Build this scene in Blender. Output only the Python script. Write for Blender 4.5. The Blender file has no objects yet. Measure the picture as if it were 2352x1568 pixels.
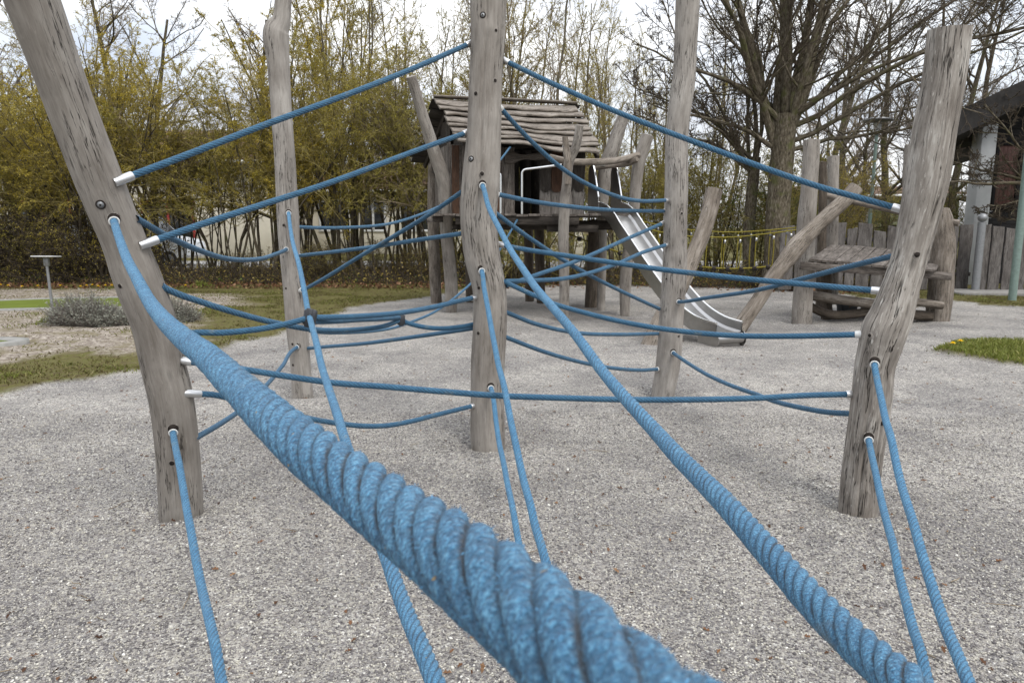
import bpy, math, random
import numpy as np
from mathutils import Vector, Matrix
from mathutils.bvhtree import BVHTree

S = bpy.context.scene
COL = S.collection
R = math.radians
# ------------------------------------------------------------------ camera, sky, sun, exposure
FPX = 1633.0
PITCH = math.atan(264 / FPX)
CAMH = 1.5
cd = bpy.data.cameras.new('camera')
cd.sensor_fit = 'HORIZONTAL'; cd.sensor_width = 36; cd.lens = 36 * FPX / 2352
cd.clip_start = 0.01; cd.clip_end = 3000
cd.dof.use_dof = True; cd.dof.focus_distance = 3.2; cd.dof.aperture_fstop = 26
cam = bpy.data.objects.new('camera', cd); COL.objects.link(cam)
cam.location = (0, 0, CAMH); cam.rotation_euler = (R(90) - PITCH, 0, 0)
S.camera = cam
S.view_settings.view_transform = 'Standard'; S.view_settings.look = 'None'
S.view_settings.exposure = 0.8; S.view_settings.gamma = 1

SUN_EL, SUN_AZ = 52, 150          # azimuth clockwise from +Y (north)
sd = bpy.data.lights.new('sun', 'SUN'); sd.energy = 1.3; sd.angle = R(22); sd.color = (1, .97, .92)
sun = bpy.data.objects.new('sun', sd); COL.objects.link(sun)
sun.location = (20, -20, 40)
sv = Vector((math.sin(R(SUN_AZ)) * math.cos(R(SUN_EL)), math.cos(R(SUN_AZ)) * math.cos(R(SUN_EL)), math.sin(R(SUN_EL))))
sun.rotation_euler = sv.to_track_quat('Z', 'Y').to_euler()

W = bpy.data.worlds.new('World'); S.world = W; W.use_nodes = True
nt = W.node_tree; nt.nodes.clear()
def N(t, ty, **kw):
    n = t.nodes.new(ty)
    for k, v in kw.items():
        if k.startswith('_'): n.inputs[k[1:].replace('_', ' ')].default_value = v
        else: setattr(n, k, v)
    return n
sky = N(nt, 'ShaderNodeTexSky', sky_type='NISHITA', sun_disc=False, sun_elevation=R(SUN_EL), sun_rotation=R(SUN_AZ))
tcw = N(nt, 'ShaderNodeTexCoord')
mpw = N(nt, 'ShaderNodeMapping'); mpw.inputs['Scale'].default_value = (1, 1, 2.6)
nzw = N(nt, 'ShaderNodeTexNoise'); nzw.inputs['Scale'].default_value = 2.6; nzw.inputs['Detail'].default_value = 7; nzw.inputs['Roughness'].default_value = .55
rpw = N(nt, 'ShaderNodeValToRGB'); rpw.color_ramp.elements[0].position = .34; rpw.color_ramp.elements[1].position = .54
rpw.color_ramp.elements[0].color = (.72, .72, .72, 1)
mxw = N(nt, 'ShaderNodeMix', data_type='RGBA'); mxw.inputs[7].default_value = (9.6, 9.7, 10.0, 1)
bgw = N(nt, 'ShaderNodeBackground'); bgw.inputs['Strength'].default_value = .1
ow = N(nt, 'ShaderNodeOutputWorld')
L = nt.links.new
sxw = N(nt, 'ShaderNodeSeparateXYZ'); rzw = N(nt, 'ShaderNodeValToRGB')
for p_, v_ in ((0, .50), (.12, .56), (.32, .72), (1, 1.45)):
    e_ = rzw.color_ramp.elements[0] if p_ == 0 else rzw.color_ramp.elements[1] if p_ == 1 else rzw.color_ramp.elements.new(p_)
    e_.position = p_; e_.color = (v_ / 1.5, v_ / 1.5, v_ / 1.5, 1)
rzw.color_ramp.elements[-1].color = (1.45 / 1.5,) * 3 + (1,)
nz2 = N(nt, 'ShaderNodeTexNoise'); nz2.inputs['Scale'].default_value = 3.4; nz2.inputs['Detail'].default_value = 6
r2w = N(nt, 'ShaderNodeValToRGB'); r2w.color_ramp.elements[0].position = .36; r2w.color_ramp.elements[1].position = .60
r2w.color_ramp.elements[0].color = (10.2, 10.9, 12.4, 1); r2w.color_ramp.elements[1].color = (16.2, 16.4, 16.6, 1)
mlw = N(nt, 'ShaderNodeMix', data_type='RGBA', blend_type='MULTIPLY'); mlw.inputs[0].default_value = 1
nt.links.new(tcw.outputs['Generated'], sxw.inputs[0]); nt.links.new(sxw.outputs[2], rzw.inputs[0]); nt.links.new(mpw.outputs[0], nz2.inputs['Vector']); nt.links.new(nz2.outputs['Fac'], r2w.inputs[0])
nt.links.new(r2w.outputs[0], mlw.inputs[6]); nt.links.new(rzw.outputs[0], mlw.inputs[7]); nt.links.new(mlw.outputs[2], mxw.inputs[7])
L(tcw.outputs['Generated'], mpw.inputs['Vector']); L(mpw.outputs[0], nzw.inputs['Vector']); L(nzw.outputs['Fac'], rpw.inputs[0])
L(rpw.outputs[0], mxw.inputs[0]); L(sky.outputs[0], mxw.inputs[6]); L(mxw.outputs[2], bgw.inputs['Color']); L(bgw.outputs[0], ow.inputs['Surface'])

# ------------------------------------------------------------------ picture-to-place measuring helpers
CAM = np.array([0, 0, CAMH]); FW = np.array([0, math.cos(PITCH), -math.sin(PITCH)]); UP = np.array([0, math.sin(PITCH), math.cos(PITCH)]); RT = np.array([1., 0, 0])
def ray(px, py): return FW + RT * ((px - 1176) / FPX) + UP * ((784 - py) / FPX)
def WD(px, py, d): return CAM + ray(px, py) * d
def WY(px, py, Y): r = ray(px, py); return CAM + r * (Y / r[1])
def G(px, py, z=0.): r = ray(px, py); return CAM + r * ((z - CAMH) / r[2])
def WP(px, py, A, B):
    n = np.array([-(B - A)[1], (B - A)[0], 0]); r = ray(px, py)
    return CAM + r * (np.dot(A - CAM, n) / np.dot(r, n))
def project(p):
    v = np.asarray(p) - CAM; d = v @ FW
    return 1176 + (v @ RT) / d * FPX, 784 - (v @ UP) / d * FPX, d

# ------------------------------------------------------------------ mesh helpers
def nrm(v): v = np.asarray(v, float); return v / (np.linalg.norm(v, axis=-1, keepdims=True) + 1e-12)
class MB:
    """collects quads / tris with a 3D grain coordinate"""
    def __init__(s): s.v = []; s.q = []; s.t = []; s.c = []; s.qm = []; s.tm = []; s.n = 0
    def add(s, V, q=None, t=None, lc=None, m=0):
        V = np.asarray(V, float).reshape(-1, 3)
        if q is not None and len(q):
            q = np.asarray(q, int).reshape(-1, 4); s.q.append(q + s.n); s.qm.append(np.full(len(q), m))
        if t is not None and len(t):
            t = np.asarray(t, int).reshape(-1, 3); s.t.append(t + s.n); s.tm.append(np.full(len(t), m))
        s.v.append(V); s.c.append(V if lc is None else np.asarray(lc, float).reshape(-1, 3)); s.n += len(V)
    def build(s, name, mats, parent=None, origin=None, smooth=True, extra=None):
        V = np.concatenate(s.v); C = np.concatenate(s.c)
        q = np.concatenate(s.q) if s.q else np.zeros((0, 4), int); t = np.concatenate(s.t) if s.t else np.zeros((0, 3), int)
        if parent is not None: o = np.array(parent.matrix_world.translation if parent.parent is None else parent.get('_o', parent.location), float)
        else: o = np.array(origin, float) if origin is not None else np.zeros(3)
        if parent is not None and '_o' in parent.keys(): o = np.array(parent['_o'])
        me = bpy.data.meshes.new(name)
        me.vertices.add(len(V)); me.vertices.foreach_set('co', (V - o).astype(np.float32).ravel())
        nl = len(q) * 4 + len(t) * 3
        me.loops.add(nl); me.loops.foreach_set('vertex_index', np.concatenate([q.ravel(), t.ravel()]).astype(np.int32))
        me.polygons.add(len(q) + len(t))
        ls = np.concatenate([np.arange(len(q)) * 4, len(q) * 4 + np.arange(len(t)) * 3]).astype(np.int32)
        me.polygons.foreach_set('loop_start', ls)
        mi = np.concatenate([*(s.qm or [np.zeros(0)]), *(s.tm or [np.zeros(0)])]).astype(np.int32)
        if not isinstance(mats, (list, tuple)): mats = [mats]
        for m in mats: me.materials.append(m)
        me.polygons.foreach_set('material_index', mi)
        me.polygons.foreach_set('use_smooth', np.full(len(mi), smooth))
        a = me.attributes.new('lc', 'FLOAT_VECTOR', 'POINT'); a.data.foreach_set('vector', C.astype(np.float32).ravel())
        for k, arr in (extra or {}).items():
            a = me.attributes.new(k, 'FLOAT', 'POINT'); a.data.foreach_set('value', np.asarray(arr, np.float32))
        me.update(calc_edges=True); me.validate()
        ob = bpy.data.objects.new(name, me); COL.objects.link(ob)
        if parent is not None: ob.parent = parent; ob['_o'] = [float(x) for x in o]
        else: ob.location = o; ob['_o'] = [float(x) for x in o]
        return ob
def tag(o, label=None, cat=None, group=None, kind=None):
    if label: o['label'] = label
    if cat: o['category'] = cat
    if group: o['group'] = group
    if kind: o['kind'] = kind
    return o
def empty(name, loc, label, cat, group=None):
    o = bpy.data.objects.new(name, None); COL.objects.link(o); o.location = [float(x) for x in loc]; o['_o'] = [float(x) for x in loc]
    o.empty_display_size = .1
    return tag(o, label, cat, group)
def catmull(P, n):
    P = np.asarray(P, float); m = len(P)
    Q = np.vstack([2 * P[0] - P[1], P, 2 * P[-1] - P[-2]])
    L_ = np.r_[0, np.cumsum(np.linalg.norm(np.diff(P[:, :3], axis=0), axis=1) + 1e-9)]
    u = np.linspace(0, L_[-1], n) if np.isscalar(n) else np.asarray(n) * L_[-1]
    i = np.clip(np.searchsorted(L_, u, 'right') - 1, 0, m - 2)
    t = ((u - L_[i]) / (L_[i + 1] - L_[i]))[:, None]
    h = (L_[i + 1] - L_[i])[:, None]
    d = np.diff(L_)
    def slope(k):
        s0 = (Q[k + 1] - Q[k]) / np.maximum(np.r_[d[:1], d, d[-1:]][k], 1e-9)[:, None]
        s1 = (Q[k + 2] - Q[k + 1]) / np.maximum(np.r_[d[:1], d, d[-1:]][k + 1], 1e-9)[:, None]
        return (s0 + s1) / 2
    m0 = slope(i) * h; m1 = slope(i + 1) * h; p0 = P[i]; p1 = P[i + 1]
    return (2*t**3 - 3*t**2 + 1) * p0 + (t**3 - 2*t**2 + t) * m0 + (-2*t**3 + 3*t**2) * p1 + (t**3 - t**2) * m1
def frames(P):
    T = nrm(np.gradient(P, axis=0)); n = len(P)
    Nn = np.zeros_like(P); ref = np.array([1., 0, 0]) if abs(T[0][0]) < .8 else np.array([0, 1., 0])
    v = nrm(ref - T[0] * (ref @ T[0]))
    for i in range(n):
        v = v - T[i] * (v @ T[i]); v = v / (np.linalg.norm(v) + 1e-12); Nn[i] = v
    return T, Nn, np.cross(T, Nn)
def gridq(nr, ns):
    i = np.arange(nr - 1)[:, None]; j = np.arange(ns)[None]; k = (j + 1) % ns
    return np.stack([i * ns + j, i * ns + k, (i + 1) * ns + k, (i + 1) * ns + j], -1).reshape(-1, 4)
def log_add(mb, path, rad, seg=28, step=.03, rough=.05, seed=0, cracks=3, tilt=(0, 0), crack_d=.13, flat=0., m=0, knots=()):
    """a weathered round log: path (n,3), rad (n); real fluting, cracks and end faces"""
    rng = np.random.default_rng(seed)
    pr = np.column_stack([path, rad]); Ln = np.linalg.norm(np.diff(np.asarray(path), axis=0), axis=1).sum()
    n = max(6, int(Ln / step)); pr = catmull(pr, n); P = pr[:, :3]; rr = pr[:, 3]
    T, A, B = frames(P); s = np.linspace(0, Ln, n); th = np.linspace(0, 2 * np.pi, seg, endpoint=False)
    TH, SS = np.meshgrid(th, s)
    mod = np.zeros_like(TH)
    for k in (2, 3, 4, 5, 7):
        mod += rng.normal() * .8 / k * np.cos(k * TH + rng.uniform(0, 6.3) + rng.uniform(-.25, .25) * SS + .3 * np.sin(SS * rng.uniform(1, 3)))
    mod = mod * rough + rough * .5 * (np.sin(SS * rng.uniform(3, 5) + rng.uniform(0, 6)) + np.sin(SS * rng.uniform(7, 11) + TH + 1)) * .5
    for _ in range(cracks):
        c0 = rng.uniform(0, 6.28); s0 = rng.uniform(-.2, .7) * Ln; s1 = s0 + rng.uniform(.35, .8) * Ln
        cen = c0 + .05 * np.sin(SS * rng.uniform(3, 7)) + .02 * np.sin(SS * rng.uniform(14, 20)) + rng.uniform(-.06, .06) * SS
        dd = (TH - cen + np.pi) % (2 * np.pi) - np.pi
        env = np.clip((SS - s0) / .15, 0, 1) * np.clip((s1 - SS) / .15, 0, 1)
        w = 2.1 * np.pi / seg
        mod -= crack_d * env * np.clip(1 - np.abs(dd) / w, 0, 1)
    for (ks, kt, kr, kh) in knots:
        dd = (TH - kt + np.pi) % (2 * np.pi) - np.pi
        mod += kh * np.exp(-((SS - ks * Ln) / kr) ** 2 - (dd / .55) ** 2)
    rad2 = rr[:, None] * (1 + mod)
    V = P[:, None] + A[:, None] * (np.cos(TH) * rad2)[..., None] + B[:, None] * (np.sin(TH) * rad2)[..., None] * (1 - flat)
    off = rng.uniform(0, 30)
    lc = np.stack([np.cos(TH) * rr.mean(), np.sin(TH) * rr.mean(), SS + off], -1)
    V = V.reshape(-1, 3); lc = lc.reshape(-1, 3); b = mb.n
    mb.add(V, gridq(n, seg), lc=lc, m=m)
    for end, i0, sg in ((0, 0, -1), (1, n - 1, 1)):            # slightly domed end faces
        ring = V[i0 * seg:(i0 + 1) * seg]; c = ring.mean(0) + T[i0] * sg * rr[i0] * .06
        mid = ring * .55 + c * .45 + T[i0] * sg * rr[i0] * .05
        rc = np.stack([np.cos(th) * 2, np.sin(th) * 2, np.full(seg, off)], -1)
        VV = np.vstack([ring, mid, c[None]]); q = []; t = []
        for j in range(seg):
            k = (j + 1) % seg
            q.append([j, k, seg + k, seg + j] if sg > 0 else [k, j, seg + j, seg + k]); t.append([seg + j, seg + k, 2 * seg] if sg > 0 else [seg + k, seg + j, 2 * seg])
        mb.add(VV, q, t, lc=np.vstack([rc * .11, rc * .06, [[0, 0, off]]]), m=m)
    return P, rr
def tube_add(mb, P, r, seg=8, m=0, caps=True, closed=False):
    P = np.asarray(P, float); r = np.broadcast_to(np.asarray(r, float), (len(P),)); T, A, B = frames(P)
    th = np.linspace(0, 2 * np.pi, seg, endpoint=False)
    V = P[:, None] + (A[:, None] * np.cos(th)[None, :, None] + B[:, None] * np.sin(th)[None, :, None]) * r[:, None, None]
    Ls = np.r_[0, np.cumsum(np.linalg.norm(np.diff(P, axis=0), axis=1))]
    lc = np.stack(np.broadcast_arrays(np.cos(th)[None] * r[:, None], np.sin(th)[None] * r[:, None], Ls[:, None]), -1)
    mb.add(V.reshape(-1, 3), gridq(len(P), seg), lc=lc.reshape(-1, 3), m=m)
    if caps:
        for i0, sg in ((0, -1), (len(P) - 1, 1)):
            ring = V[i0]; j = np.arange(seg); k = (j + 1) % seg
            t = np.stack([j, k, np.full(seg, seg)], -1) if sg > 0 else np.stack([k, j, np.full(seg, seg)], -1)
            mb.add(np.vstack([ring, P[i0][None]]), t=t, m=m)
def box_add(mb, c, ax, ay, az, m=0, bev=0.006):
    """box by centre and three half-axis vectors, with a small chamfer"""
    c, ax, ay, az = (np.asarray(x, float) for x in (c, ax, ay, az))
    la, lb, lz = (np.linalg.norm(x) for x in (ax, ay, az)); ua, ub, uz = ax / la, ay / lb, az / lz
    b = min(bev, la * .4, lb * .4, lz * .4); V = []; F = []
    def idx(i, j, k, w): return ((i * 2 + j) * 2 + k) * 3 + w
    for i in (-1, 1):
        for j in (-1, 1):
            for k in (-1, 1):
                for w in range(3):
                    d = [b, b, b]; d[w] = 0
                    V.append(c + ua * i * (la - d[0]) + ub * j * (lb - d[1]) + uz * k * (lz - d[2]))
    # w=0 : flush with the a-face, w=1 : b-face, w=2 : z-face
    def I(i, j, k, w): return idx((i + 1) // 2, (j + 1) // 2, (k + 1) // 2, w)
    q = []; t = []
    for sg in (-1, 1):
        q.append([I(sg, -1, -1, 0), I(sg, 1, -1, 0), I(sg, 1, 1, 0), I(sg, -1, 1, 0)][::sg])
        q.append([I(-1, sg, -1, 1), I(-1, sg, 1, 1), I(1, sg, 1, 1), I(1, sg, -1, 1)][::sg])
        q.append([I(-1, -1, sg, 2), I(1, -1, sg, 2), I(1, 1, sg, 2), I(-1, 1, sg, 2)][::sg])
    for s1 in (-1, 1):
        for s2 in (-1, 1):
            q.append([I(s1, s2, -1, 0), I(s1, s2, -1, 1), I(s1, s2, 1, 1), I(s1, s2, 1, 0)][::s1 * s2])
            q.append([I(-1, s1, s2, 1), I(-1, s1, s2, 2), I(1, s1, s2, 2), I(1, s1, s2, 1)][::s1 * s2])
            q.append([I(s1, -1, s2, 0), I(s1, 1, s2, 0), I(s1, 1, s2, 2), I(s1, -1, s2, 2)][::s1 * s2])
    for i in (-1, 1):
        for j in (-1, 1):
            for k in (-1, 1): t.append([I(i, j, k, 0), I(i, j, k, 1), I(i, j, k, 2)][::i * j * k])
    V = np.array(V); r = V - c; L3 = [la, lb, lz]; o = int(np.argmax(L3)); u = [ua, ub, uz]
    oth = [k for k in range(3) if k != o]
    lc = np.stack([r @ u[oth[0]] + c[0] * 3.1, r @ u[oth[1]] + c[2] * 2.3, r @ u[o] + c.sum() * 7.7], -1)
    mb.add(V, q, t, lc=lc, m=m)
def beam_add(mb, A, B, w, h, upv=(0, 0, 1), m=0):
    A = np.asarray(A, float); B = np.asarray(B, float); T = nrm(B - A); s = nrm(np.cross(T, np.asarray(upv, float))); u = np.cross(s, T)
    box_add(mb, (A + B) / 2, T * np.linalg.norm(B - A) / 2, s * w / 2, u * h / 2, m)
def plank_add(mb, A, B, wid, thk, wdir, ndir, rng, n=10, wob=.1, m=0, dlow=None):
    """a rough-edged board from A to B; wdir = across, ndir = outward"""
    A = np.asarray(A, float); B = np.asarray(B, float); wd = nrm(wdir); nd = nrm(ndir); Ln = np.linalg.norm(B - A)
    t = np.linspace(0, 1, n); ph = rng.uniform(0, 6.3, 6)
    e0 = -wid / 2 * (1 + wob * (np.sin(t * 5 + ph[0]) + .6 * np.sin(t * 13 + ph[1]))); e1 = wid / 2 * (1 + wob * (np.sin(t * 6 + ph[2]) + .6 * np.sin(t * 11 + ph[3])))
    bow = .004 * np.sin(t * 4 + ph[4]); C = A + (B - A) * t[:, None]
    prof = [(e0, 0), (e0 + .1 * wid, 1), (e0 * 0, 1.04), (e1 - .1 * wid, 1), (e1, 0)]
    prof = [(e0, -.5), (e0, .42), (e0 + .06 * wid, .5), (e1 - .06 * wid, .5), (e1, .42), (e1, -.5)]
    rows = [C + wd * np.asarray(a)[:, None] + nd * (np.asarray(b) * thk + bow)[:, None] for a, b in prof]
    V = np.stack(rows, 1); k = len(prof); off = rng.uniform(0, 40, 2)
    lc = np.stack([np.stack([np.asarray(a) + off[0] + 0 * t, 0 * t + np.asarray(b) * thk, t * Ln + off[1]], -1) for a, b in prof], 1)
    mb.add(V.reshape(-1, 3), gridq(n, k), lc=lc.reshape(-1, 3), m=m)
    mb.add(np.vstack([V[0], V[-1]]), q=[[3, 2, 1, 0], [5, 4, 3, 0], [6, 7, 8, 9], [6, 9, 10, 11]], lc=np.vstack([lc[0], lc[-1]]), m=m)

# ------------------------------------------------------------------ materials
def mat(name, rough=.8, metal=0., spec=.3):
    m = bpy.data.materials.new(name); m.use_nodes = True; t = m.node_tree
    b = t.nodes['Principled BSDF']; b.inputs['Roughness'].default_value = rough; b.inputs['Metallic'].default_value = metal
    b.inputs['Specular IOR Level'].default_value = spec
    return m, t, b
def ramp(t, fac, stops):
    r = N(t, 'ShaderNodeValToRGB'); e = r.color_ramp.elements
    while len(e) < len(stops): e.new(.5)
    for i, (p, c) in enumerate(stops): e[i].position = p; e[i].color = (*c, 1) if len(c) == 3 else c
    t.links.new(fac, r.inputs[0]); return r.outputs[0]
def noise(t, vec, scale, detail=4, rough=.55, out='Fac', dist=0.):
    n = N(t, 'ShaderNodeTexNoise'); n.inputs['Scale'].default_value = scale; n.inputs['Detail'].default_value = detail; n.inputs['Roughness'].default_value = rough; n.inputs['Distortion'].default_value = dist
    if vec is not None: t.links.new(vec, n.inputs['Vector'])
    return n.outputs[out]
def mapping(t, vec, scale, loc=(0, 0, 0)):
    n = N(t, 'ShaderNodeMapping'); n.inputs['Scale'].default_value = scale; n.inputs['Location'].default_value = loc; t.links.new(vec, n.inputs['Vector']); return n.outputs[0]
def attr(t, name, out='Vector'): n = N(t, 'ShaderNodeAttribute'); n.attribute_name = name; return n.outputs[out]
def mix(t, fac, a, b, mode='MIX'):
    n = N(t, 'ShaderNodeMix', data_type='RGBA', blend_type=mode)
    for i, x in ((0, fac), (6, a), (7, b)):
        if isinstance(x, (int, float)): n.inputs[i].default_value = x
        elif isinstance(x, tuple): n.inputs[i].default_value = (*x, 1)
        else: t.links.new(x, n.inputs[i])
    return n.outputs[2]
def mth(t, op, a, b=None):
    n = N(t, 'ShaderNodeMath', operation=op)
    for i, x in ((0, a), (1, b)):
        if x is None: continue
        if isinstance(x, (int, float)): n.inputs[i].default_value = x
        else: t.links.new(x, n.inputs[i])
    return n.outputs[0]
def bump(t, b, h, dist, strength=1.):
    n = N(t, 'ShaderNodeBump'); n.inputs['Distance'].default_value = dist; n.inputs['Strength'].default_value = strength
    t.links.new(h, n.inputs['Height']); t.links.new(n.outputs[0], b.inputs['Normal'])
def wood(name, dark, mid, light, crack=.5, warm=None, blotch=.5, fleck=.6, ckscale=44):
    m, t, b = mat(name, .85, spec=.2); v = attr(t, 'lc')
    fine = noise(t, mapping(t, v, (1, 1, .06)), 110, 6, .7)
    med = noise(t, mapping(t, v, (1, 1, .16)), 30, 5, .65)
    patch = noise(t, mapping(t, v, (1, 1, .4)), 9, 5, .6)
    big = noise(t, mapping(t, v, (1, 1, .6)), 3.2, 3, .5)
    f = mth(t, 'ADD', mth(t, 'ADD', mth(t, 'MULTIPLY', fine, .3), mth(t, 'MULTIPLY', med, .36)), mth(t, 'MULTIPLY', patch, .34))
    c = ramp(t, f, [(.36, dark), (.50, mid), (.63, light)])
    bl = ramp(t, big, [(.36, (1 - blotch * .5, 1 - blotch * .53, 1 - blotch * .55)), (.6, (1.0,) * 3)])
    c = mix(t, 1., c, bl, 'MULTIPLY')
    # flaked, lighter and darker short fissures
    fl = noise(t, mapping(t, v, (1, 1, .2), (3, 8, 1)), 62, 4, .7)
    c = mix(t, mth(t, 'MULTIPLY', ramp(t, fl, [(.60, (0, 0, 0)), (.68, (1, 1, 1))]), fleck), c, tuple(x * .42 for x in mid))
    c = mix(t, mth(t, 'MULTIPLY', ramp(t, fl, [(.30, (1, 1, 1)), (.39, (0, 0, 0))]), fleck * .8), c, tuple(x * 1.12 for x in light))
    if warm: c = mix(t, ramp(t, noise(t, mapping(t, v, (1, 1, .3), (5, 3, 1)), 7, 3), [(.45, (0, 0, 0)), (.7, (1, 1, 1))]), c, warm)
    ck = noise(t, mapping(t, v, (1, 1, .055), (9, 2, 4)), ckscale, 4, .6)
    ck2 = ramp(t, mth(t, 'ABSOLUTE', mth(t, 'SUBTRACT', ck, .5)), [(.005, (0, 0, 0)), (.017, (1, 1, 1))])
    gate = ramp(t, noise(t, mapping(t, v, (1, 1, .35), (1, 7, 2)), 6, 3), [(.44 + crack * .12, (0, 0, 0)), (.52 + crack * .12, (1, 1, 1))])
    ck3 = mix(t, gate, ck2, (1., 1., 1.))
    c = mix(t, ck3, (.03, .026, .022), c)
    kn = N(t, 'ShaderNodeTexVoronoi', feature='F1'); kn.inputs['Scale'].default_value = 1.0; t.links.new(mapping(t, v, (7, 7, 2.3)), kn.inputs['Vector'])
    c = mix(t, mth(t, 'MULTIPLY', ramp(t, kn.outputs['Distance'], [(.05, (1, 1, 1)), (.13, (0, 0, 0))]), .6), c, tuple(x * .35 for x in mid))
    t.links.new(c, b.inputs['Base Color'])
    h = mth(t, 'ADD', mth(t, 'MULTIPLY', f, .5), mth(t, 'ADD', mth(t, 'MULTIPLY', ck3, .6), mth(t, 'MULTIPLY', fl, -.25)))
    bump(t, b, h, .006, .8)
    return m
M = {}
M['post'] = wood('weathered post wood', (.165, .146, .126), (.262, .238, .211), (.345, .32, .288), .15, fleck=.42)
M['post_pale'] = wood('pale post wood', (.185, .166, .146), (.285, .262, .236), (.375, .35, .318), .2, fleck=.42)
M['post_rough'] = wood('cracked post wood', (.115, .10, .086), (.25, .225, .198), (.47, .445, .405), .85, fleck=1., ckscale=30)
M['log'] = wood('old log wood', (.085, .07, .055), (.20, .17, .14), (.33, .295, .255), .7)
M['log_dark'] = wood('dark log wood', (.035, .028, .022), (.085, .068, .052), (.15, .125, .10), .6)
M['shingle'] = wood('roof board wood', (.12, .10, .084), (.225, .197, .168), (.315, .283, .248), .7)
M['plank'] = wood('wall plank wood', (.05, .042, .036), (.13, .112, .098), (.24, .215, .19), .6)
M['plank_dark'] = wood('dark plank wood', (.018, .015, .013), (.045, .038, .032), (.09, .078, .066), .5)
M['plank_pale'] = wood('pale wall plank wood', (.085, .076, .068), (.185, .168, .152), (.29, .27, .245), .4)
M['fence'] = wood('grey picket wood', (.06, .053, .048), (.125, .113, .105), (.2, .185, .17), .5)
M['bark'] = None

def plain(name, col, rough=.5, metal=0., spec=.4, var=.0, scale=30, bmp=0.):
    m, t, b = mat(name, rough, metal, spec)
    tc = N(t, 'ShaderNodeTexCoord').outputs['Object']
    nz = noise(t, tc, scale, 5, .6)
    lo = tuple(max(0, c * (1 - var)) for c in col); hi = tuple(c * (1 + var) for c in col)
    t.links.new(ramp(t, nz, [(.3, lo), (.7, hi)]), b.inputs['Base Color'])
    if bmp: bump(t, b, nz, bmp, .6)
    return m
def rope_mat(name, dark, mid, light, g0=.60, gf=.72):
    m, t, b = mat(name, .8, spec=.25); v = attr(t, 'lc'); g = attr(t, 'groove', 'Fac'); u = attr(t, 'uv3')
    fib = noise(t, mapping(t, u, (60, 60, 13)), 9.0, 3, .6)
    blot = noise(t, v, 34, 4, .6)
    spk = noise(t, v, 760, 3, .65)
    w = N(t, 'ShaderNodeTexVoronoi', feature='F1'); w.inputs['Scale'].default_value = 1.0; t.links.new(mapping(t, u, (40, 40, 420)), w.inputs['Vector'])
    f = mth(t, 'ADD', mth(t, 'ADD', mth(t, 'MULTIPLY', fib, .25), mth(t, 'MULTIPLY', blot, .25)), mth(t, 'MULTIPLY', spk, .5))
    c = ramp(t, f, [(.35, dark), (.48, mid), (.62, light)])
    c = mix(t, 1., c, ramp(t, spk, [(.30, (.50, .54, .60)), (.45, (.86, .88, .9)), (.55, (1.08,) * 3), (.70, (1.42, 1.36, 1.28))]), 'MULTIPLY')
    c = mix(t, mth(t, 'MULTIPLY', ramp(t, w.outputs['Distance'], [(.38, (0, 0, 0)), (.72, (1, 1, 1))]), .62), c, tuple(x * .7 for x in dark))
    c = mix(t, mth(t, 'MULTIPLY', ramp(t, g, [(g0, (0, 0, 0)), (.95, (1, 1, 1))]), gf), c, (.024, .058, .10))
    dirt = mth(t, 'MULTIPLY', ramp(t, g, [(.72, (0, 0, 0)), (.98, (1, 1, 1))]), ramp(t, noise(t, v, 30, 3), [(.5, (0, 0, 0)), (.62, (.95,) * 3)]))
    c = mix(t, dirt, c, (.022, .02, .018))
    st = ramp(t, noise(t, mapping(t, v, (1, 1, .5), (3, 1, 8)), 19, 3), [(.62, (0, 0, 0)), (.72, (.6,) * 3)])
    c = mix(t, st, c, (.15, .165, .155))
    sp_ = ramp(t, noise(t, mapping(t, v, (1, 1, 1), (13, 4, 2)), 130, 2), [(.735, (0, 0, 0)), (.76, (1, 1, 1))])
    c = mix(t, sp_, c, (.28, .20, .09))
    t.links.new(c, b.inputs['Base Color'])
    b.inputs['Sheen Weight'].default_value = .12
    bump(t, b, mth(t, 'ADD', mth(t, 'ADD', mth(t, 'MULTIPLY', fib, .5), mth(t, 'MULTIPLY', spk, .45)), mth(t, 'MULTIPLY', mth(t, 'SUBTRACT', 1., w.outputs['Distance']), .6)), .0022, 1.)
    return m
M['rope'] = rope_mat('blue rope fibre', (.018, .080, .165), (.060, .195, .335), (.130, .325, .49), .45, .45)  # lighter copy: sunlight on ropes running to the camera is put into the colour
M['rope_dark'] = rope_mat('darker blue rope fibre', (.015, .058, .115), (.042, .135, .235), (.09, .23, .35), .30, .85)  # darker copy of the same fibre, without that painted sunlight, for post-to-post ropes
M['fibre'] = plain('loose blue fibre', (.10, .235, .38), .9, 0, .1, .3, 300)
M['alu'] = plain('brushed aluminium', (.60, .60, .60), .36, 1.0, .5, .05, 200)
M['white_plastic'] = plain('white plastic ring', (.58, .58, .56), .4, 0, .5, .08, 80)
M['clamp'] = plain('grey plastic connector', (.035, .037, .042), .5, 0, .4, .2, 60)
M['hole'] = plain('painted hole darkness', (.028, .023, .02), .95, 0, .1, .4, 90)  # near-black colour painted in place of the shade inside a hole
M['steel'] = plain('stainless steel sheet', (.42, .412, .40), .30, 1.0, .5, .10, 9)
M['steel_tube'] = plain('polished steel tube', (.72, .72, .71), .18, 1.0, .5, .03, 30)
M['galv'] = plain('galvanised steel', (.24, .245, .25), .5, .5, .5, .12, 25)
M['pole_green'] = plain('pale green painted steel', (.16, .215, .19), .5, 0, .4, .15, 20)
M['white'] = plain('white metal', (.5, .5, .49), .45, 0, .4, .04, 10)
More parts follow.
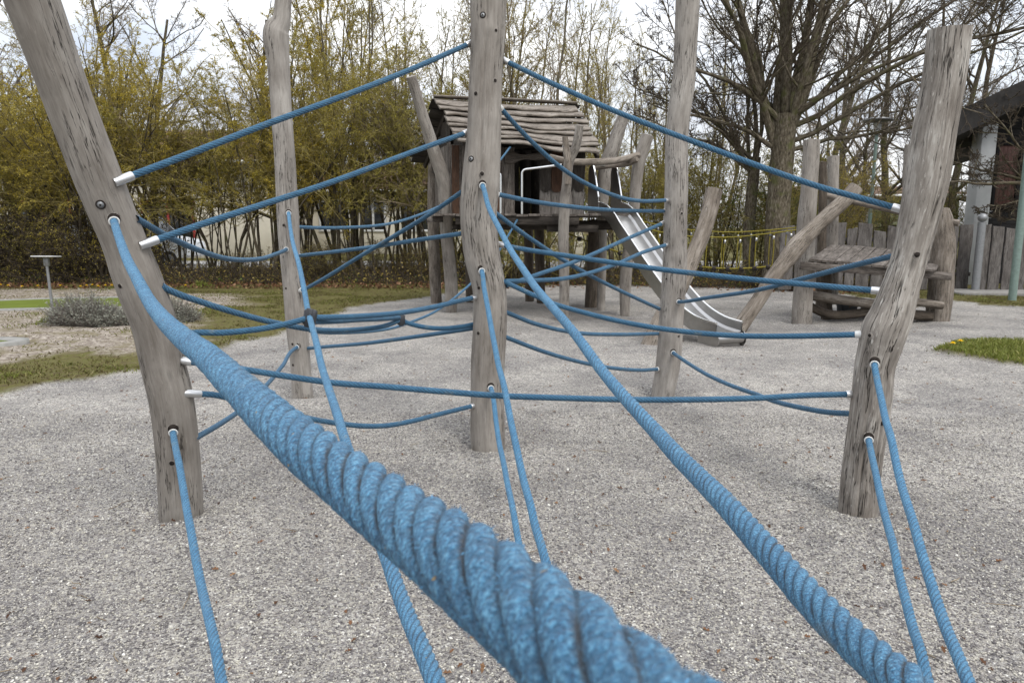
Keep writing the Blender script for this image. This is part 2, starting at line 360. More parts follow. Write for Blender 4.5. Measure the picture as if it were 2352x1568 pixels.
# ------------------------------------------------------------------ ground
def vnoise(x, y, seed=0):
    def h(i, j):
        n = (i * 374761393 + j * 668265263 + seed * 2147001325) & 0x7fffffff
        n = ((n ^ (n >> 13)) * 1274126177) & 0x7fffffff
        return ((n ^ (n >> 16)) & 0xffff) / 65535.
    xi = np.floor(x).astype(np.int64); yi = np.floor(y).astype(np.int64); fx = x - xi; fy = y - yi
    fx = fx * fx * (3 - 2 * fx); fy = fy * fy * (3 - 2 * fy)
    return (h(xi, yi) * (1 - fx) + h(xi + 1, yi) * fx) * (1 - fy) + (h(xi, yi + 1) * (1 - fx) + h(xi + 1, yi + 1) * fx) * fy
def fbm(x, y, seed=0, o=4): return sum(vnoise(x * 2**k, y * 2**k, seed + k * 17) * .5**(k + 1) for k in range(o)) / (1 - .5**o)
def sdist(x, y, poly):
    """signed distance to a polygon, positive inside"""
    x = np.asarray(x, float); y = np.asarray(y, float); ins = np.zeros(x.shape, bool); d = np.full(x.shape, 1e9); n = len(poly)
    for i in range(n):
        (x0, y0), (x1, y1) = poly[i], poly[(i + 1) % n]
        ex, ey = x1 - x0, y1 - y0; t = np.clip(((x - x0) * ex + (y - y0) * ey) / (ex * ex + ey * ey + 1e-12), 0, 1)
        d = np.minimum(d, np.hypot(x - x0 - t * ex, y - y0 - t * ey))
        c = (y0 > y) != (y1 > y); ins ^= c & (x < (x1 - x0) * (y - y0) / (y1 - y0 + 1e-12) + x0)
    return np.where(ins, d, -d)
def gp(pts): return [tuple(G(*p)[:2]) for p in pts]
# playground gravel: outline on the ground
GRAVEL = [(-9, -6), (-9, 1.5)] + gp([(-300, 940), (0, 905), (130, 882), (330, 852), (440, 815), (520, 795), (620, 770), (740, 728), (830, 704), (930, 690), (1000, 678), (1080, 664), (1300, 655), (1560, 656), (1750, 660), (1880, 668), (2000, 684), (2190, 692), (2260, 704), (2500, 706)]) + [(16, 10), (16, -6)]
ISLAND = gp([(2150, 808), (2190, 796), (2260, 788), (2352, 785), (2500, 782), (2560, 810), (2480, 850), (2352, 842), (2260, 828), (2190, 818)])
STONY = gp([(-200, 880), (-200, 690), (0, 668), (280, 664), (330, 680), (500, 676), (590, 680), (560, 706), (460, 716), (430, 760), (400, 800), (330, 812), (190, 812), (60, 836)])
GREEN = gp([(-260, 700), (-100, 696), (0, 691), (150, 686), (300, 684), (370, 688), (385, 697), (340, 706), (200, 709), (60, 712), (-100, 716), (-260, 714)])
GREEN2 = gp([(-260, 788), (-60, 780), (40, 779), (68, 783), (40, 791), (-60, 799), (-260, 806)])
FEET = [tuple(G(*p)[:2]) for p in ((416, 1168), (694, 906), (1120, 1024), (1522, 902), (1970, 1164), (1036, 714), (1296, 732), (1436, 724), (1840, 740), (2152, 735))]
def masks(x, y):
    j = (fbm(x * 1.3, y * 1.3, 3) - .5) * .9 + (fbm(x * 7, y * 7, 9) - .5) * .35
    g = np.clip((sdist(x, y, GRAVEL) + j * .55) / .12 + .5, 0, 1)
    isl = np.clip((sdist(x, y, ISLAND) + j * .25) / .08 + .5, 0, 1)
    g = g * (1 - isl)
    st = np.clip((sdist(x, y, STONY) + j * 1.1) / .5 + .5, 0, 1) * (1 - g)
    return g, st, isl
fx = np.arange(-12, 12.001, .06); fy = np.arange(.6, 21.5, .055)
xs = np.r_[-400, -200, -90, -50, -30, -20, -15, fx, 15, 20, 30, 50, 90, 200, 400]
ys = np.r_[-200, -80, -30, -12, -5, -2, -.5, fy, 22.5, 24, 27, 31, 36, 45, 60, 90, 150, 300, 700]
XX, YY = np.meshgrid(xs, ys)
gm, sm, im = masks(XX, YY)
near = np.clip((30 - np.hypot(XX, YY)) / 15, 0, 1)
def gz(x, y):
    g, s_, i_ = masks(np.asarray(x, float), np.asarray(y, float))
    nr = np.clip((30 - np.hypot(x, y)) / 15, 0, 1)
    z = ((fbm(x * .9, y * .9, 5) - .5) * .07 + (fbm(x * 4, y * 4, 11, 3) - .5) * .03) * nr
    z = z + (1 - g) * .02 + i_ * .03
    for bx, by in FEET:
        d2 = np.hypot(x - bx, y - by); z = z - .045 * np.exp(-(d2 / .17)**2) + .022 * np.exp(-((d2 - .34) / .13)**2)
    lane_ = np.clip(np.maximum(sdist(x, y, GREEN), sdist(x, y, GREEN2)) / .25 + 1., 0, 1)
    return z * (1 - lane_) - .03 * lane_
ZZ = gz(XX, YY)
mb = MB(); nr_, nc_ = XX.shape
i = np.arange(nr_ - 1)[:, None]; j = np.arange(nc_ - 1)[None]
mb.add(np.stack([XX, YY, ZZ], -1).reshape(-1, 3), np.stack([i * nc_ + j, i * nc_ + j + 1, (i + 1) * nc_ + j + 1, (i + 1) * nc_ + j], -1).reshape(-1, 4))
m, t, b = mat('gravel and grass ground', .92, spec=.15)
pos = N(t, 'ShaderNodeNewGeometry').outputs['Position']
def pebbles(t, vec, scale, rnd=1.):
    n = N(t, 'ShaderNodeTexVoronoi', feature='F1'); n.inputs['Scale'].default_value = scale; n.inputs['Randomness'].default_value = rnd; t.links.new(vec, n.inputs['Vector'])
    return n.outputs['Color'], n.outputs['Distance']
flat = mapping(t, pos, (1, 1, 1))
wob = N(t, 'ShaderNodeVectorMath', operation='ADD'); L = t.links.new
L(flat, wob.inputs[0]); nzc = noise(t, flat, 60, 2, out='Color'); sc = N(t, 'ShaderNodeVectorMath', operation='SCALE'); sc.inputs['Scale'].default_value = .012
L(nzc, sc.inputs[0]); L(sc.outputs[0], wob.inputs[1])
pc, pd = pebbles(t, wob.outputs[0], 128)
pc2, pd2 = pebbles(t, wob.outputs[0], 74)
sepc = N(t, 'ShaderNodeSeparateColor'); L(pc, sepc.inputs[0]); sepc2 = N(t, 'ShaderNodeSeparateColor'); L(pc2, sepc2.inputs[0])
pcol = ramp(t, sepc.outputs[0], [(.0, (.10, .093, .094)), (.22, (.19, .18, .18)), (.45, (.285, .272, .262)), (.7, (.36, .345, .32)), (.9, (.44, .42, .375)), (1., (.66, .65, .61))])
pcol = mix(t, mth(t, 'MULTIPLY', ramp(t, sepc.outputs[1], [(.7, (0, 0, 0)), (.9, (1, 1, 1))]), .4), pcol, (.29, .25, .215))
pcol2 = ramp(t, sepc2.outputs[0], [(.0, (.13, .122, .122)), (.5, (.29, .272, .25)), (1., (.47, .45, .40))])
pcol = mix(t, ramp(t, sepc2.outputs[1], [(.72, (0, 0, 0)), (.74, (1, 1, 1))]), pcol, pcol2)
lg = noise(t, flat, 1.1, 4, .55); lg2 = noise(t, flat, 7, 4, .6)
pcol = mix(t, 1., pcol, ramp(t, lg, [(.32, (.68, .675, .685)), (.60, (1.06, 1.05, 1.03))]), 'MULTIPLY')
pcol = mix(t, 1., pcol, ramp(t, lg2, [(.3, (.86, .86, .87)), (.65, (1.05, 1.05, 1.04))]), 'MULTIPLY')
# stony pinkish area
s1, sdd = pebbles(t, wob.outputs[0], 34); s1s = N(t, 'ShaderNodeSeparateColor'); L(s1, s1s.inputs[0])
scol = ramp(t, s1s.outputs[0], [(0, (.12, .095, .075)), (.5, (.25, .21, .17)), (1, (.43, .385, .33))])
scol = mix(t, ramp(t, noise(t, flat, 3.2, 5), [(.48, (0, 0, 0)), (.62, (.8,) * 3)]), scol, (.17, .145, .085))
# grass soil
gcol = ramp(t, noise(t, flat, 11, 5, .65), [(.3, (.065, .048, .025)), (.46, (.11, .092, .035)), (.6, (.105, .105, .028)), (.7, (.17, .145, .075))])
ga = attr(t, 'gravel', 'Fac'); sa = attr(t, 'stony', 'Fac')
c = mix(t, sa, gcol, scol); c = mix(t, ga, c, pcol)
L(c, b.inputs['Base Color'])
h = mth(t, 'ADD', mth(t, 'MULTIPLY', mth(t, 'SUBTRACT', 1., pd), .8), mth(t, 'MULTIPLY', mth(t, 'SUBTRACT', 1., pd2), .35))
bump(t, b, mth(t, 'ADD', h, mth(t, 'MULTIPLY', lg2, .8)), .012, .85)
ground = mb.build('ground', m, extra={'gravel': gm.ravel(), 'stony': sm.ravel()})
tag(ground, kind='structure')

# loose pebbles lying on the near gravel
rng = np.random.default_rng(5)
def pebble_mesh(n, ymax):
    ph = (1 + 5**.5) / 2
    base = nrm(np.array([[0, 1, ph], [0, -1, ph], [0, 1, -ph], [0, -1, -ph], [1, ph, 0], [-1, ph, 0], [1, -ph, 0], [-1, -ph, 0], [ph, 0, 1], [-ph, 0, 1], [ph, 0, -1], [-ph, 0, -1]]))
    F = np.array([[0, 1, 8], [0, 8, 4], [0, 4, 5], [0, 5, 9], [0, 9, 1], [1, 6, 8], [8, 6, 10], [8, 10, 4], [4, 10, 2], [4, 2, 5], [5, 2, 11], [5, 11, 9], [9, 11, 7], [9, 7, 1], [1, 7, 6], [3, 6, 7], [3, 7, 11], [3, 11, 2], [3, 2, 10], [3, 10, 6]])
    u = rng.uniform(0, 1, n); Y = 1.55 + (ymax - 1.55) * u**1.25; X = rng.uniform(-1, 1, n) * (Y * .75 + .25)
    k = (sdist(X, Y, GRAVEL) > .15) & (sdist(X, Y, ISLAND) < 0); X = X[k]; Y = Y[k]; n = len(X)
    sz = rng.uniform(.0022, .0048, n) * np.where(rng.uniform(size=n) > .94, 1.6, 1)
    sc_ = np.stack([sz * rng.uniform(.8, 1.4, n), sz * rng.uniform(.8, 1.3, n), sz * rng.uniform(.5, .9, n)], -1)
    a = rng.uniform(0, 6.28, n); ca, sa_ = np.cos(a), np.sin(a)
    V = base[None] * (1 + rng.normal(0, .13, (n, 12, 1))) * sc_[:, None]
    V = np.stack([V[..., 0] * ca[:, None] - V[..., 1] * sa_[:, None], V[..., 0] * sa_[:, None] + V[..., 1] * ca[:, None], V[..., 2] + V[..., 0] * rng.normal(0, .3, (n, 1))], -1)
    V += np.stack([X, Y, gz(X, Y) + sz * .35], -1)[:, None]
    mb = MB(); mb.add(V.reshape(-1, 3), t=(F[None] + 12 * np.arange(n)[:, None, None]).reshape(-1, 3)); return mb
m, t, b = mat('gravel stones', .9, spec=.15)
rnd = N(t, 'ShaderNodeNewGeometry').outputs['Random Per Island']
t.links.new(ramp(t, rnd, [(0, (.085, .078, .08)), (.3, (.185, .172, .168)), (.55, (.28, .262, .24)), (.8, (.365, .342, .295)), (.95, (.46, .435, .37)), (1, (.68, .66, .61))]), b.inputs['Base Color'])
tag(pebble_mesh(130000, 5.6).build('gravel', m, smooth=True), 'loose grey and cream gravel stones covering the playground', kind='stuff')

# ------------------------------------------------------------------ climbing net posts
BV = {}
POSTS = {}
def post(key, label, edges, Yb, Yt, mname, seed, rough=.035, cracks=3, seg=72, bottom=None, knots=(), topflat=False, crack_d=.1, r_scale=1.):
    cs = [((l + r) / 2, y, (r - l)) for (y, l, r) in edges]
    n = len(cs); P = []; Rr = []
    for i, (x, y, w) in enumerate(cs):
        a = cs[max(0, i - 1)]; c = cs[min(n - 1, i + 1)]
        cosl = abs(c[1] - a[1]) / math.hypot(c[0] - a[0], c[1] - a[1])
        f = (y - cs[0][1]) / (cs[-1][1] - cs[0][1]); Y = Yt + (Yb - Yt) * f
        p = WY(x, y, Y); P.append(p); Rr.append(w * cosl / 2 * project(p)[2] / FPX * r_scale)
    d = P[-1] - P[-2]; P.append(P[-1] + d / np.linalg.norm(d) * .25); Rr.append(Rr[-1])
    if not topflat: d = P[0] - P[1]; P.insert(0, P[0] + d / np.linalg.norm(d) * .55); Rr.insert(0, Rr[0] * .97)
    P = np.array(P)[::-1]; Rr = np.array(Rr)[::-1]
    mb = MB(); log_add(mb, P, Rr, seg=seg, step=.02, rough=rough, seed=seed, cracks=cracks, crack_d=crack_d, knots=knots)
    base = P[1]; o = mb.build('climbing_post', M[mname], origin=(base[0], base[1], 0.))
    tag(o, label, 'post', 'posts of the rope climbing net')
    V = np.concatenate(mb.v); F = [list(x) for x in np.concatenate(mb.q)] + [list(x) for x in np.concatenate(mb.t)]
    BV[key] = BVHTree.FromPolygons([tuple(v) for v in V], F); POSTS[key] = o
    return P
def hit(key, px, py):
    r = nrm(ray(px, py)); h = BV[key].ray_cast(Vector(CAM), Vector(r))
    if h[0] is None: return None, None
    return np.array(h[0]), np.array(h[1])
def gY(px, py): return G(px, py)[1]
YP1, YP2, YP3, YP4, YP5 = gY(416, 1172), gY(694, 908), gY(1120, 1026), gY(1522, 904), gY(1970, 1168)
post('A', 'smooth grey climbing post leaning towards the camera where the thickest blue rope starts', [(0, 13, 134), (188, 87, 197), (420, 175, 284), (554, 234, 336), (661, 270, 378), (741, 303, 402), (840, 327, 424), (913, 345, 441), (1020, 359, 453), (1155, 369, 463), (1176, 370, 463)], YP1, 2.85, 'post', 11, .03, 3, 84, knots=((.5, 4.3, .04, .05), (.75, 5.0, .05, .06)))
post('B', 'pale upright climbing post with a swollen shoulder near its top, before the yellow shrubs', [(0, 632, 669), (50, 624, 667), (72, 607, 664), (134, 613, 664), (268, 624, 671), (402, 633, 680), (520, 638, 687), (634, 648, 692), (741, 657, 706), (840, 668, 713), (909, 671, 719)], YP2, YP2, 'post_pale', 12, .035, 3, 56, knots=((.3, 2., .05, .08), (.62, 4.4, .06, .1)))
post('C', 'thick crooked climbing post standing in the middle before the playhouse', [(0, 1080, 1163), (100, 1081, 1158), (187, 1078, 1153), (295, 1073, 1150), (420, 1061, 1147), (500, 1057, 1140), (560, 1062, 1145), (607, 1071, 1152), (661, 1085, 1161), (741, 1087, 1163), (840, 1082, 1158), (914, 1081, 1156), (1004, 1081, 1159), (1030, 1082, 1160)], YP3, YP3, 'post', 13, .03, 5, 84, knots=((.42, 4., .05, .07), (.66, 5.2, .045, .08), (.8, 4.9, .04, .07)))
post('D', 'straight pale climbing post standing in front of the steel slide', [(0, 1552, 1607), (110, 1548, 1601), (187, 1544, 1597), (241, 1535, 1589), (308, 1529, 1581), (420, 1527, 1580), (513, 1525, 1578), (635, 1520, 1577), (727, 1514, 1570), (840, 1506, 1562), (904, 1496, 1549)], YP4, YP4, 'post_pale', 14, .03, 4, 64, knots=((.36, 4.6, .04, .09), (.7, 3.6, .06, .1)))
post('E', 'deeply cracked climbing post with a sawn flat top and a knot on open gravel', [(68, 2134, 2228), (187, 2121, 2213), (295, 2101, 2194), (420, 2080, 2174), (513, 2065, 2150), (605, 2045, 2126), (666, 2022, 2109), (727, 1994, 2096), (758, 1978, 2084), (790, 1974, 2072), (840, 1966, 2054), (913, 1958, 2046), (1047, 1941, 2025), (1172, 1928, 2013)], YP5, YP5 - .1, 'post_rough', 15, .04, 5, 84, topflat=True, crack_d=.16)

def disc(mb, c, nrm_, r, m=0, seg=16, h=.002, dome=0.):
    n = nrm(nrm_); a = nrm(np.cross(n, [0, 0, 1.])); b2 = np.cross(n, a); th = np.linspace(0, 2 * np.pi, seg, endpoint=False)
    ring = c + (a * np.cos(th)[:, None] + b2 * np.sin(th)[:, None]) * r
    V = np.vstack([ring - n * .012, ring + n * h, (c + n * (h + dome))[None]]); j = np.arange(seg); k = (j + 1) % seg
    mb.add(V, np.stack([j, k, seg + k, seg + j], -1), np.stack([seg + j, seg + k, np.full(seg, 2 * seg)], -1), m=m)
def torus(mb, c, nrm_, Rr, r, seg=20, ts=8, m=0):
    n = nrm(nrm_); a = nrm(np.cross(n, [0.01, 0, 1.])); b2 = np.cross(n, a); th = np.linspace(0, 2 * np.pi, seg, endpoint=False); ph = np.linspace(0, 2 * np.pi, ts, endpoint=False)
    rad = (a * np.cos(th)[:, None] + b2 * np.sin(th)[:, None])
    V = c + rad[:, None] * (Rr + r * np.cos(ph))[None, :, None] + n * (r * np.sin(ph))[None, :, None]
    i = np.arange(seg)[:, None]; j = np.arange(ts)[None]; i2 = (i + 1) % seg; j2 = (j + 1) % ts
    mb.add(V.reshape(-1, 3), np.stack([i * ts + j, i2 * ts + j, i2 * ts + j2, i * ts + j2], -1).reshape(-1, 4), m=m)
for key, px, py, r, kind in [('A', 231, 470, .019, 'w'), ('A', 276, 657, .013, 'h'), ('A', 277, 702, .011, 'h'), ('A', 395, 1063, .016, 'h'), ('A', 415, 655, .012, 'h'),
                             ('C', 1109, 35, .018, 'w'), ('C', 1093, 215, .015, 'h'), ('C', 1082, 365, .018, 'w'), ('C', 1107, 399, .017, 'h'), ('C', 1100, 661, .013, 'h'), ('C', 1099, 765, .014, 'h'), ('C', 1139, 70, .012, 'h'), ('C', 1137, 185, .014, 'h'),
                             ('B', 652, 517, .015, 'h'), ('B', 657, 662, .012, 'h'), ('B', 672, 790, .013, 'h'), ('B', 673, 838, .013, 'h'),
                             ('D', 1566, 490, .014, 'h'), ('D', 1559, 772, .013, 'h'), ('D', 1531, 640, .012, 'h'),
                             ('E', 2106, 585, .017, 'h'), ('E', 2049, 800, .021, 'h'), ('E', 1998, 770, .012, 'h'), ('E', 2025, 972, .014, 'h')]:
    c, n = hit(key, px, py)
    if c is None: continue
    mb = MB(); r *= .78
    if kind == 'w': torus(mb, c, n, r * 1.15, .0035, m=1); disc(mb, c, n, r, 0, dome=.004); disc(mb, c + n * .005, n, r * .3, 1); mb.build('bolt_plug', [M['galv'], M['hole']], POSTS[key])
    else: torus(mb, c - n * .001, n, r * 1.05, .003, m=1); disc(mb, c, n, r, 0); mb.build('drill_hole', [M['hole'], M['post']], POSTS[key])  # no real hole: flat disc on the wood, its shade painted dark

# ------------------------------------------------------------------ blue ropes
RR = .0152
def rope_build(P, R0=RR, fine=1, strands=6, pitch=.138):
    Ls = np.r_[0, np.cumsum(np.linalg.norm(np.diff(P, axis=0), axis=1))]; Ln = Ls[-1]
    D = np.linalg.norm(P - CAM, axis=1)
    seg = 72 if fine else 42
    s = [0.]
    while s[-1] < Ln:
        d = np.interp(s[-1], Ls, D); s.append(s[-1] + float(np.clip(d * .0035, .0018, .0055)))
    s = np.array(s); s *= Ln / s[-1]
    Q = catmull(P, s / Ln); T, A, B = frames(Q); th = np.linspace(0, 2 * np.pi, seg, endpoint=False)
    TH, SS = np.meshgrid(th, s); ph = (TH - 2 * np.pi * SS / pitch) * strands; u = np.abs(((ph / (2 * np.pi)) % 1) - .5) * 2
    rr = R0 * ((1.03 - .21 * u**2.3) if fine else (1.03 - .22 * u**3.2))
    if fine: rr = rr * (1 + .018 * (fbm(TH * 9 + 5, SS * 900, 3, 2) - .5) + .05 * (vnoise(TH * 1.2 + np.floor(ph / 6.2832) * 3.7, SS * 25, 7) - .5))
    V = Q[:, None] + A[:, None] * (np.cos(TH) * rr)[..., None] + B[:, None] * (np.sin(TH) * rr)[..., None]
    mb = MB(); lc = np.stack([np.cos(TH) * R0, np.sin(TH) * R0, SS], -1)
    mb.add(V.reshape(-1, 3), gridq(len(s), seg), lc=lc.reshape(-1, 3))
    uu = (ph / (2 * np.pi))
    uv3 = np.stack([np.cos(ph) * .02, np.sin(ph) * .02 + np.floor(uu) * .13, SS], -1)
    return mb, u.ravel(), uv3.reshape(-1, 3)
ROPES = {}
def rope(key, label=None, pts=None, YA=None, YB=None, inv=None, endA=None, endB=None, A=None, B=None, ext=None, hA=None, hB=None, R0=RR, fine=0, group='blue ropes of the climbing net'):
    if inv is not None:
        px = np.array([p[0] for p in pts], float)
        iv = np.interp(px, [q[0] for q in inv], [q[1] for q in inv]) if px[-1] > px[0] else None
        if hA and hit(hA, *pts[0])[0] is not None:
            dk = 1 / project(hit(hA, *pts[0])[0])[2] - iv[0]; iv = iv + dk * np.clip(1 - (px - px[0]) / (.45 * (px[-1] - px[0])), 0, 1)
            n__ = min(4, len(iv) - 1); iv[1:n__] = np.maximum(iv[1:n__], [1 / (project(hit(hA, *q)[0])[2] - .022) if hit(hA, *q)[0] is not None else 0 for q in pts[1:n__]])
        P = [WD(p[0], p[1], 1 / k) for p, k in zip(pts, iv)]
    else:
        A_ = np.asarray(A) if A is not None else WY(*pts[0], YA); B_ = np.asarray(B) if B is not None else WY(*pts[-1], YB)
        P = [A_] + [WP(p[0], p[1], A_, B_) for p in pts[1:-1]] + [B_]
    P = [np.asarray(p) for p in P]
    nA = nB = None
    if hA:
        c_, n_ = hit(hA, *pts[0])
        if c_ is not None: P[0] = c_ + n_ * .002; nA = n_
    if hB:
        c_, n_ = hit(hB, *pts[-1])
        if c_ is not None: P[-1] = c_ + n_ * .002; nB = n_
    tA = nrm(P[0] - P[1]); tB = nrm(P[-1] - P[-2])
    core = np.array(P)
    eA = -nA if nA is not None else tA; eB = -nB if nB is not None else tB
    if endA: core = np.vstack([core[0] + nrm(tA * .3 + eA) * .05, core])
    if endB: core = np.vstack([core, core[-1] + nrm(tB * .3 + eB) * .05])
    if ext is not None: core = np.vstack([core] + [np.asarray(e)[None] for e in ext])
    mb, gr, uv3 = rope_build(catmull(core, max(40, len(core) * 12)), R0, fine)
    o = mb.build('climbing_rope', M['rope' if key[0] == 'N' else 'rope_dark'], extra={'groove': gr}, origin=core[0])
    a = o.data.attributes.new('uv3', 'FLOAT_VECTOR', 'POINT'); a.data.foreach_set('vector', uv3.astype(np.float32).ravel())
    tag(o, label, 'rope', group); ROPES[key] = o
    if fine:                                             # short frayed fibres standing off the strands
        V_ = np.concatenate(mb.v); dist = np.linalg.norm(V_ - CAM, axis=1); r_ = np.random.default_rng(len(label)); k_ = np.nonzero(dist < 1.3)[0]
        pr_ = 1 / dist[k_]**1.2; idx = r_.choice(k_, 11000, p=pr_ / pr_.sum()); cl_ = V_[(idx // 72) * 72 + 36] * .5 + V_[(idx // 72) * 72] * .5
        b0 = V_[idx]; d_ = nrm(nrm(b0 - cl_) * .55 + r_.normal(0, .6, (len(idx), 3))); ln_ = r_.uniform(.0008, .0026, len(idx))[:, None]
        s_ = nrm(np.cross(d_, r_.normal(0, 1, d_.shape))) * .00009; fb_ = MB(); b0 = b0 - d_ * .0003
        VV = np.stack([b0 - s_, b0 + s_, b0 + d_ * ln_ * .6 + s_ * .8 + r_.normal(0, .0002, b0.shape), b0 + d_ * ln_], 1)
        fb_.add(VV.reshape(-1, 3), np.arange(len(idx) * 4).reshape(-1, 4)); fb_.build('frayed_fibres', M['fibre'], o)
    for e, p, q, tv in (('A', P[0], P[1], nrm(tA * .3 + eA)), ('B', P[-1], P[-2], nrm(tB * .3 + eB))):
        kind = endA if e == 'A' else endB
        if kind == 'f':      # aluminium ferrule
            fb = MB(); l0, l1 = p + tv * .05, p - tv * .035
            tube_add(fb, [l0, l0 - tv * .002, l1 + tv * .004, l1], [R0 * 1.25, R0 * 1.3, R0 * 1.3, R0 * 1.2], 20)
            fb.build('ferrule', M['alu'], o)
        elif kind == 's':    # short visible end of the ferrule
            fb = MB(); l0, l1 = p + tv * .05, p - tv * .012
            tube_add(fb, [l0, l0 - tv * .002, l1 + tv * .003, l1], [R0 * 1.22, R0 * 1.25, R0 * 1.25, R0 * 1.12], 20)
            fb.build('ferrule', M['white_plastic'], o)
        elif kind == 'r':    # white ring in a drilled hole
            fb = MB(); torus(fb, p - tv * .006, tv, R0 * 1.25, R0 * .25)
            tube_add(fb, [p + tv * .04, p - tv * .004], R0 * 1.26, 20); fb.build('end_ring', M['white_plastic'], o)
    return core
def hole_rim(key, px, py, r=.026):
    c, n = hit(key, px, py)
    if c is None: return None
    mb = MB(); disc(mb, c + np.array([0, 0, .007]), n, r, 0); torus(mb, c + np.array([0, 0, .007]) - n * .001, n, r, .0028, m=1); mb.build('rope_hole', [M['hole'], M['post']], POSTS[key]); return c  # dark disc on the post surface paints the shade of the rope hole
yA = lambda py: np.interp(py, [0, 1176], [2.85, YP1])   # depth of the leaning post along its height
# ropes tying post to post
rope('1', 'topmost taut rope running up from the leaning post to the thick middle post', [(287, 410), (440, 352), (600, 290), (770, 228), (929, 166), (1078, 101)], yA(410), YP3, endA='f', endB='f')
rope('2', 'taut rope below and parallel to the topmost one, meeting the middle post by the roof', [(345, 556), (470, 513), (600, 471), (760, 419), (975, 339), (1072, 305)], yA(556), YP3, endA='f', endB='f')
rope('3', 'sagging rope from behind the leaning post to a white ring on the pale shouldered post', [(312, 502), (321, 507), (385, 543), (455, 574), (521, 594), (600, 594), (629, 585), (657, 573)], yA(505), YP2 - .09, hB='B', endB='r')
rope('17', 'long taut rope from high on the middle post down to the cracked post', [(1160, 140), (1273, 194), (1407, 253), (1528, 301), (1621, 336), (1739, 380), (1892, 432), (1984, 457), (2066, 480)], YP3, YP5, endA='f', endB='f')
rope('18', 'steep rope sagging from the middle post across the playhouse roof to the slide post', [(1150, 249), (1193, 297), (1233, 337), (1287, 384), (1343, 420), (1430, 455), (1476, 462), (1532, 460)], YP3, YP4 - .08, endA='s', endB='f')
rope('8', 'slack rope crossing the playhouse planks just above the deck', [(1140, 446), (1231, 464), (1354, 479), (1445, 484), (1526, 485)], YP3, YP4, endA='r', endB='s')
rope('9', 'rope falling diagonally under the deck past the slide to the slide post', [(1136, 488), (1201, 536), (1268, 581), (1323, 615), (1360, 635), (1415, 663), (1516, 710)], YP3, YP4, endB='s')
rope('10', 'thick taut rope crossing the slide halfway, from the middle post to the cracked post', [(1150, 562), (1201, 572), (1293, 586), (1415, 604), (1537, 621), (1739, 643), (1861, 654), (2018, 668)], YP3, YP5, endA='f', endB='f')
rope('19', 'upper of two ropes rising from the middle post to sleeves on the slide post', [(1160, 657), (1231, 632), (1323, 600), (1446, 546), (1522, 513)], YP3, YP4, endB='f')
rope('20', 'lower of two ropes rising from the middle post to sleeves on the slide post', [(1160, 646), (1231, 644), (1293, 640), (1354, 627), (1424, 603), (1476, 580), (1532, 562)], YP3 - .03, YP4 - .07, endB='f')
rope('21', 'long sagging rope passing the slide post to the knot of the cracked post', [(1158, 646), (1180, 657), (1231, 680), (1271, 697), (1354, 721), (1445, 742), (1537, 757), (1660, 769), (1739, 772), (1861, 771), (1970, 768)], YP3 - .02, YP5, endB='s')
rope('22', 'thin slack rope between middle post and slide post, second lowest of them', [(1160, 716), (1231, 744), (1323, 764), (1415, 768), (1514, 766)], YP3, YP4, endB='s')
rope('23', 'lowest slack rope between the middle post and the slide post', [(1156, 772), (1248, 807), (1332, 831), (1399, 844), (1472, 850), (1511, 848)], YP3, YP4 - .08, hB='D', endB='r')
rope('24', 'low slack rope from a white ring on the slide post down to the cracked post', [(1546, 810), (1584, 836), (1626, 861), (1682, 886), (1739, 906), (1779, 921), (1846, 937), (1900, 946), (1960, 950)], YP4 - .1, YP5, hA='D', endA='r')
rope('25', 'rope rising from a ring on the slide post to behind the cracked post', [(1558, 693), (1629, 683), (1739, 666), (1831, 643), (1954, 611), (2058, 586)], YP4 - .1, YP5 + .06, hA='D', endA='r')
rope('16', 'long low rope from leaning post to cracked post, passing before the middle post', [(425, 829), (572, 850), (660, 864), (759, 878), (888, 888), (995, 897), (1139, 908), (1304, 914), (1416, 917), (1528, 918), (1739, 914), (1846, 908), (1957, 905)], yA(829), YP5, endA='f', endB='f')
rope('15', 'lowest sagging rope between the leaning post and the middle post', [(445, 904), (495, 907), (600, 936), (722, 963), (770, 971), (834, 978), (888, 977), (941, 968), (1008, 951), (1090, 931)], yA(904), YP3 - .06, endA='f', endB='f')
rope('14', 'short steep rope from a white ring low on the shouldered post to the leaning post', [(684, 797), (648, 841), (615, 881), (552, 941), (509, 971), (445, 1008)], YP2 - .1, yA(1005), hA='B', endA='r')
rope('7', 'rising rope ending behind the middle post, lowest of three above the diagonal crossing', [(688, 587), (760, 579), (854, 567), (960, 551), (1062, 536)], YP2, YP3 + .05, endA='s')
rope('11', 'dark taut diagonal rope climbing from a ring on the shouldered post to the middle post', [(693, 666), (707, 660), (841, 580), (988, 491), (1062, 440)], YP2 - .06, YP3 + .02, endA='r')
rope('6', 'slack rope from the shouldered post that swings up under the playhouse eave', [(682, 521), (720, 523), (787, 523), (894, 514), (980, 487), (1055, 449), (1100, 418), (1147, 370), (1172, 338)], YP2, 11.6, endA='s')
rope('5', 'light blue rope from the shouldered post that curls up to the playhouse deck', [(700, 756), (712, 760), (801, 764), (894, 755), (948, 738), (1002, 714), (1082, 651), (1130, 600), (1165, 545), (1188, 505)], YP2, 11.45)
rope('13', 'lowest nearly straight rope from a sleeve on the shouldered post to the middle post', [(702, 800), (736, 797), (841, 788), (975, 770), (1090, 753)], YP2, YP3 + .03, endA='f')
CL1 = WY(712, 729, 3.75)
rope('12', 'thick rope from the leaning post to the larger grey connector', [(395, 772), (453, 764), (509, 764), (600, 755), (661, 743), (712, 731)], yA(770), None, B=CL1)
o12 = ROPES['12']
rope('12c', 'rope from the larger grey connector to a sleeve on the middle post', [(712, 730), (740, 729), (827, 726), (921, 718), (1001, 704), (1055, 691), (1092, 683)], None, YP3 - .07, A=CL1, endB='f')
